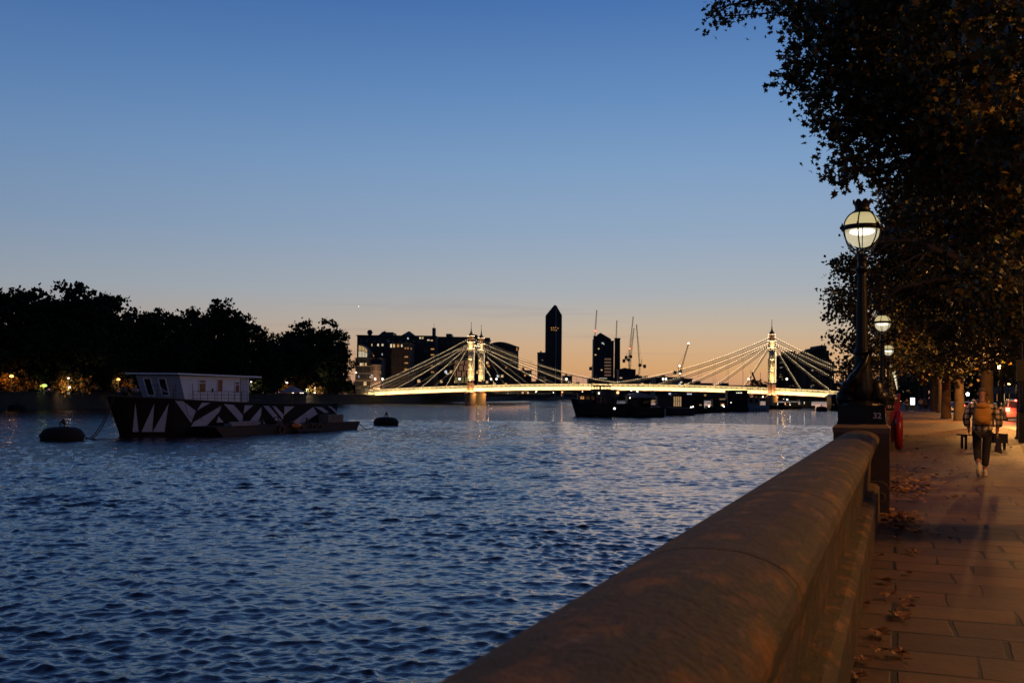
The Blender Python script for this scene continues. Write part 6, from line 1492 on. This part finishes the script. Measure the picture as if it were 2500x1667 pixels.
def man(base, rz):
    r = thing('person', 'man in plaid shirt with ochre backpack walking away along the pavement, cropped hair and headphones', 'person', base, rz)
    # body in one continuous surface; local +y is the walking direction, x to his right
    nodes = [((.0, 0, .95), (.15, .11)), ((0, -.01, 1.15), (.155, .105)), ((0, -.01, 1.38), (.175, .105)), ((0, 0, 1.5), (.07, .065)), ((0, .02, 1.58), (.05, .055)), ((0, .035, 1.70), (.078, .092)), ((0, .03, 1.79), (.06, .075)),
             ((-.19, -.01, 1.42), .062), ((-.27, -.03, 1.16), .046), ((-.25, .10, .95), .034),
             ((.19, -.01, 1.42), .062), ((.29, -.04, 1.17), .046), ((.285, .02, .93), .034), ((.285, .03, .86), (.036, .026)),
             ((-.10, 0, .88), .092), ((-.085, .12, .5), .062), ((-.075, -.22, .28), .05), ((-.07, -.34, .16), .038),
             ((.10, 0, .88), .092), ((.075, .06, .5), .062), ((.05, .02, .12), .04), ((.05, .04, .07), .04)]
    edges = [(0, 1), (1, 2), (2, 3), (3, 4), (4, 5), (5, 6), (2, 7), (7, 8), (8, 9), (2, 10), (10, 11), (11, 12), (12, 13), (0, 14), (14, 15), (15, 16), (16, 17), (0, 18), (18, 19), (19, 20), (20, 21)]
    body = skin('body', nodes, edges, skin_m, r)
    b = MB()
    for sx in (-1, 1): b.sphere((sx * .082, .03, 1.70), (.014, .03, .038), 10, 8)
    b.sphere((0, .125, 1.68), (.018, .025, .03), 8, 6); b.build('ears_and_nose', skin_m, r, True)
    b = MB(); b.sphere((0, .045, 1.745), (.083, .098, .082), 18, 8, v0=0, v1=.48); b.build('cropped_hair', hair_m, r, True)
    b = MB(); b.tube([(.092 * math.cos(a), .03, 1.71 + .10 * math.sin(a)) for a in [math.pi * k / 12 for k in range(13)]], .008, 6)
    for sx in (-1, 1): b.sphere((sx * .096, .03, 1.695), (.02, .035, .042), 10, 8)
    b.build('headphones', dark_cloth, r, True)
    # loose shirt
    nodes = [((0, -.01, .82), (.225, .165)), ((0, -.01, 1.08), (.21, .145)), ((0, -.01, 1.25), (.20, .135)), ((0, -.01, 1.40), (.185, .12)), ((0, 0, 1.49), (.085, .08)), ((0, .005, 1.535), (.075, .075)),
             ((-.2, -.01, 1.42), .09), ((-.31, -.05, 1.19), .085), ((-.27, .06, 1.0), .07), ((.2, -.01, 1.42), .09), ((.32, -.05, 1.2), .085), ((.32, 0, 1.0), .072)]
    skin('shirt', nodes, [(0, 1), (1, 2), (2, 3), (3, 4), (4, 5), (3, 6), (6, 7), (7, 8), (3, 9), (9, 10), (10, 11)], plaid, r)
    nodes = [((0, 0, .95), (.155, .12)), ((-.1, 0, .86), .105), ((-.09, .12, .5), .085), ((-.078, -.18, .30), .075), ((.1, 0, .86), .105), ((.08, .06, .5), .085), ((.055, .02, .17), .072)]
    skin('trousers', nodes, [(0, 1), (1, 2), (2, 3), (0, 4), (4, 5), (5, 6)], trouser, r)
    # planted right shoe, raised left shoe with the sole showing
    b = MB(); b.sphere((.052, .09, .05), (.05, .15, .05), 14, 8); b.sphere((.052, .0, .075), (.044, .06, .06), 12, 8); b.box(.005, .10, -.05, .23, .0, .022); b.build('shoe', shoe_m, r, True)
    b = MB(); b.sphere((-.07, -.36, .13), (.05, .075, .14), 14, 8); b.sphere((-.07, -.33, .22), (.046, .055, .07), 12, 8); b.box(-.115, -.025, -.43, -.415, .02, .24); b.build('shoe', shoe_m, r, True)
    # right hand: palm, four fingers, thumb round the bag handle
    b = MB(); b.sphere((.285, .035, .835), (.022, .042, .05), 12, 8)
    for k in range(4):
        y = .005 + .021 * k; ln = (.030, .036, .034, .026)[k]
        b.tube([(.285, y, .80), (.292, y, .80 - ln), (.305, y, .785 - ln), (.318, y, .80 - ln)], [.0095, .009, .0085, .007], 7)
    b.tube([(.28, .07, .835), (.292, .085, .805), (.308, .075, .785)], [.011, .010, .008], 7); b.build('hand', skin_m, body, True)
    b = MB(); b.sphere((-.25, .135, .92), (.022, .042, .05), 12, 8)
    for k in range(4):
        y = .105 + .021 * k; b.tube([(-.25, y, .885), (-.243, y + .01, .85), (-.232, y + .015, .83)], [.0095, .009, .007], 7)
    b.tube([(-.245, .165, .92), (-.235, .18, .885)], [.011, .008], 7); b.build('hand', skin_m, body, True)
    bag = MB(); bag.add([(.27, -.1, .78), (.34, -.1, .78), (.34, .16, .78), (.27, .16, .78), (.24, -.13, .50), (.37, -.13, .47), (.37, .19, .47), (.24, .19, .50)], [(0, 1, 5, 4), (1, 2, 6, 5), (2, 3, 7, 6), (3, 0, 4, 7), (0, 3, 2, 1), (4, 5, 6, 7)])
    bag.tube([(.305, -.05, .77), (.305, .0, .80), (.305, .07, .80), (.305, .11, .77)], .009, 6)
    o = fixn(bag.build('shopping_bag', dark_cloth, None)); o.matrix_world = Matrix.Translation(base) @ Matrix.Rotation(rz, 4, 'Z'); tag(o, 'dark soft bag held in the right hand of the walking man', 'bag'); bv = o.modifiers.new('b', 'BEVEL'); bv.width = .02; bv.segments = 3
    # backpack
    pk = thing('backpack', 'ochre canvas backpack on the back of the man in plaid', 'backpack', base, rz)
    b = MB(); n = 14
    secs = [(1.06, .135, .07), (1.09, .16, .10), (1.2, .17, .125), (1.35, .165, .12), (1.45, .14, .09), (1.485, .09, .05)]
    vs = []; fs = []
    for z, w, d in secs:
        for k in range(n):
            a = 2 * math.pi * k / n; ca, sa = math.cos(a), math.sin(a)
            vs.append((w * abs(ca) ** .55 * (1 if ca > 0 else -1), -.20 + d * abs(sa) ** .55 * (1 if sa > 0 else -1), z))
    for i in range(len(secs) - 1):
        for k in range(n): fs.append((i * n + k, i * n + (k + 1) % n, (i + 1) * n + (k + 1) % n, (i + 1) * n + k))
    fs += [tuple(range(n - 1, -1, -1)), tuple((len(secs) - 1) * n + k for k in range(n))]; b.add(vs, fs); b.build('pack_body', pack_m, pk, True)
    b = MB(); b.sphere((0, -.315, 1.17), (.12, .035, .08), 14, 8); b.build('front_pocket', pack_m, pk, True)
    b = MB(); b.sphere((0, -.24, 1.44), (.15, .11, .06), 14, 8); b.build('top_flap', pack_m, pk, True)
    b = MB()
    for sx in (-1, 1): b.tube([(sx * .1, -.15, 1.46), (sx * .13, -.06, 1.545), (sx * .135, .05, 1.52), (sx * .14, .13, 1.4)], .02, 6)
    b.tube([(-.05, -.2, 1.47), (0, -.2, 1.52), (.05, -.2, 1.47)], .01, 6); b.build('strap', pack_m, pk, True)
    return r
mb_ = GZ(2398, 1160, PZ); man(Vector((mb_.x, mb_.y, PZ)), -math.atan2(mb_.x, mb_.y) * .95)
def walker(px, py, hpx, label, top_m, leg_m):
    p = GZ(px, py, PZ); s = hpx * p.y / F / 1.78; r = thing('person', label, 'person', p, -TH)
    n = [((0, 0, .95), (.14, .1)), ((0, 0, 1.2), (.15, .1)), ((0, 0, 1.4), (.16, .1)), ((0, 0, 1.53), .055), ((0, .02, 1.64), (.075, .085)), ((0, .02, 1.74), (.05, .06)), ((-.2, 0, 1.4), .055), ((-.25, .02, 1.1), .045), ((-.24, .08, .85), .035), ((.2, 0, 1.4), .055), ((.25, .02, 1.1), .045), ((.24, .08, .85), .035),
         ((-.1, 0, .85), .085), ((-.09, .1, .48), .06), ((-.09, .15, .06), .045), ((.1, 0, .85), .085), ((.09, -.02, .48), .06), ((.09, -.15, .08), .045)]
    o = skin('body', n, [(0, 1), (1, 2), (2, 3), (3, 4), (4, 5), (2, 6), (6, 7), (7, 8), (2, 9), (9, 10), (10, 11), (0, 12), (12, 13), (13, 14), (0, 15), (15, 16), (16, 17)], skin_m, r, sub=1)
    skin('jacket', [((0, 0, .9), (.17, .12)), ((0, 0, 1.38), (.19, .12)), ((0, 0, 1.47), .08), ((-.22, 0, 1.39), .07), ((-.27, .02, 1.1), .06), ((.22, 0, 1.39), .07), ((.27, .02, 1.1), .06)], [(0, 1), (1, 2), (1, 3), (3, 4), (1, 5), (5, 6)], top_m, r, sub=1)
    skin('trousers', [((0, 0, .95), (.15, .11)), ((-.1, 0, .85), .1), ((-.09, .12, .1), .065), ((.1, 0, .85), .1), ((.09, -.13, .12), .065)], [(0, 1), (1, 2), (0, 3), (3, 4)], leg_m, r, sub=1)
    r.scale = (s, s, s)
walker(2214, 1004, 33, 'dark figure far down the pavement beside the wall', dark_cloth, dark_cloth)
walker(2248, 1002, 31, 'distant person in a white top, left one of the far pair', mat('white_shirt', (.6, .5, .4), .8), dark_cloth)
walker(2258, 1001, 29, 'distant person in darker clothes, right one of the far pair', mat('brown_top', (.15, .1, .08), .8), dark_cloth)
print('objects', len(bpy.data.objects))
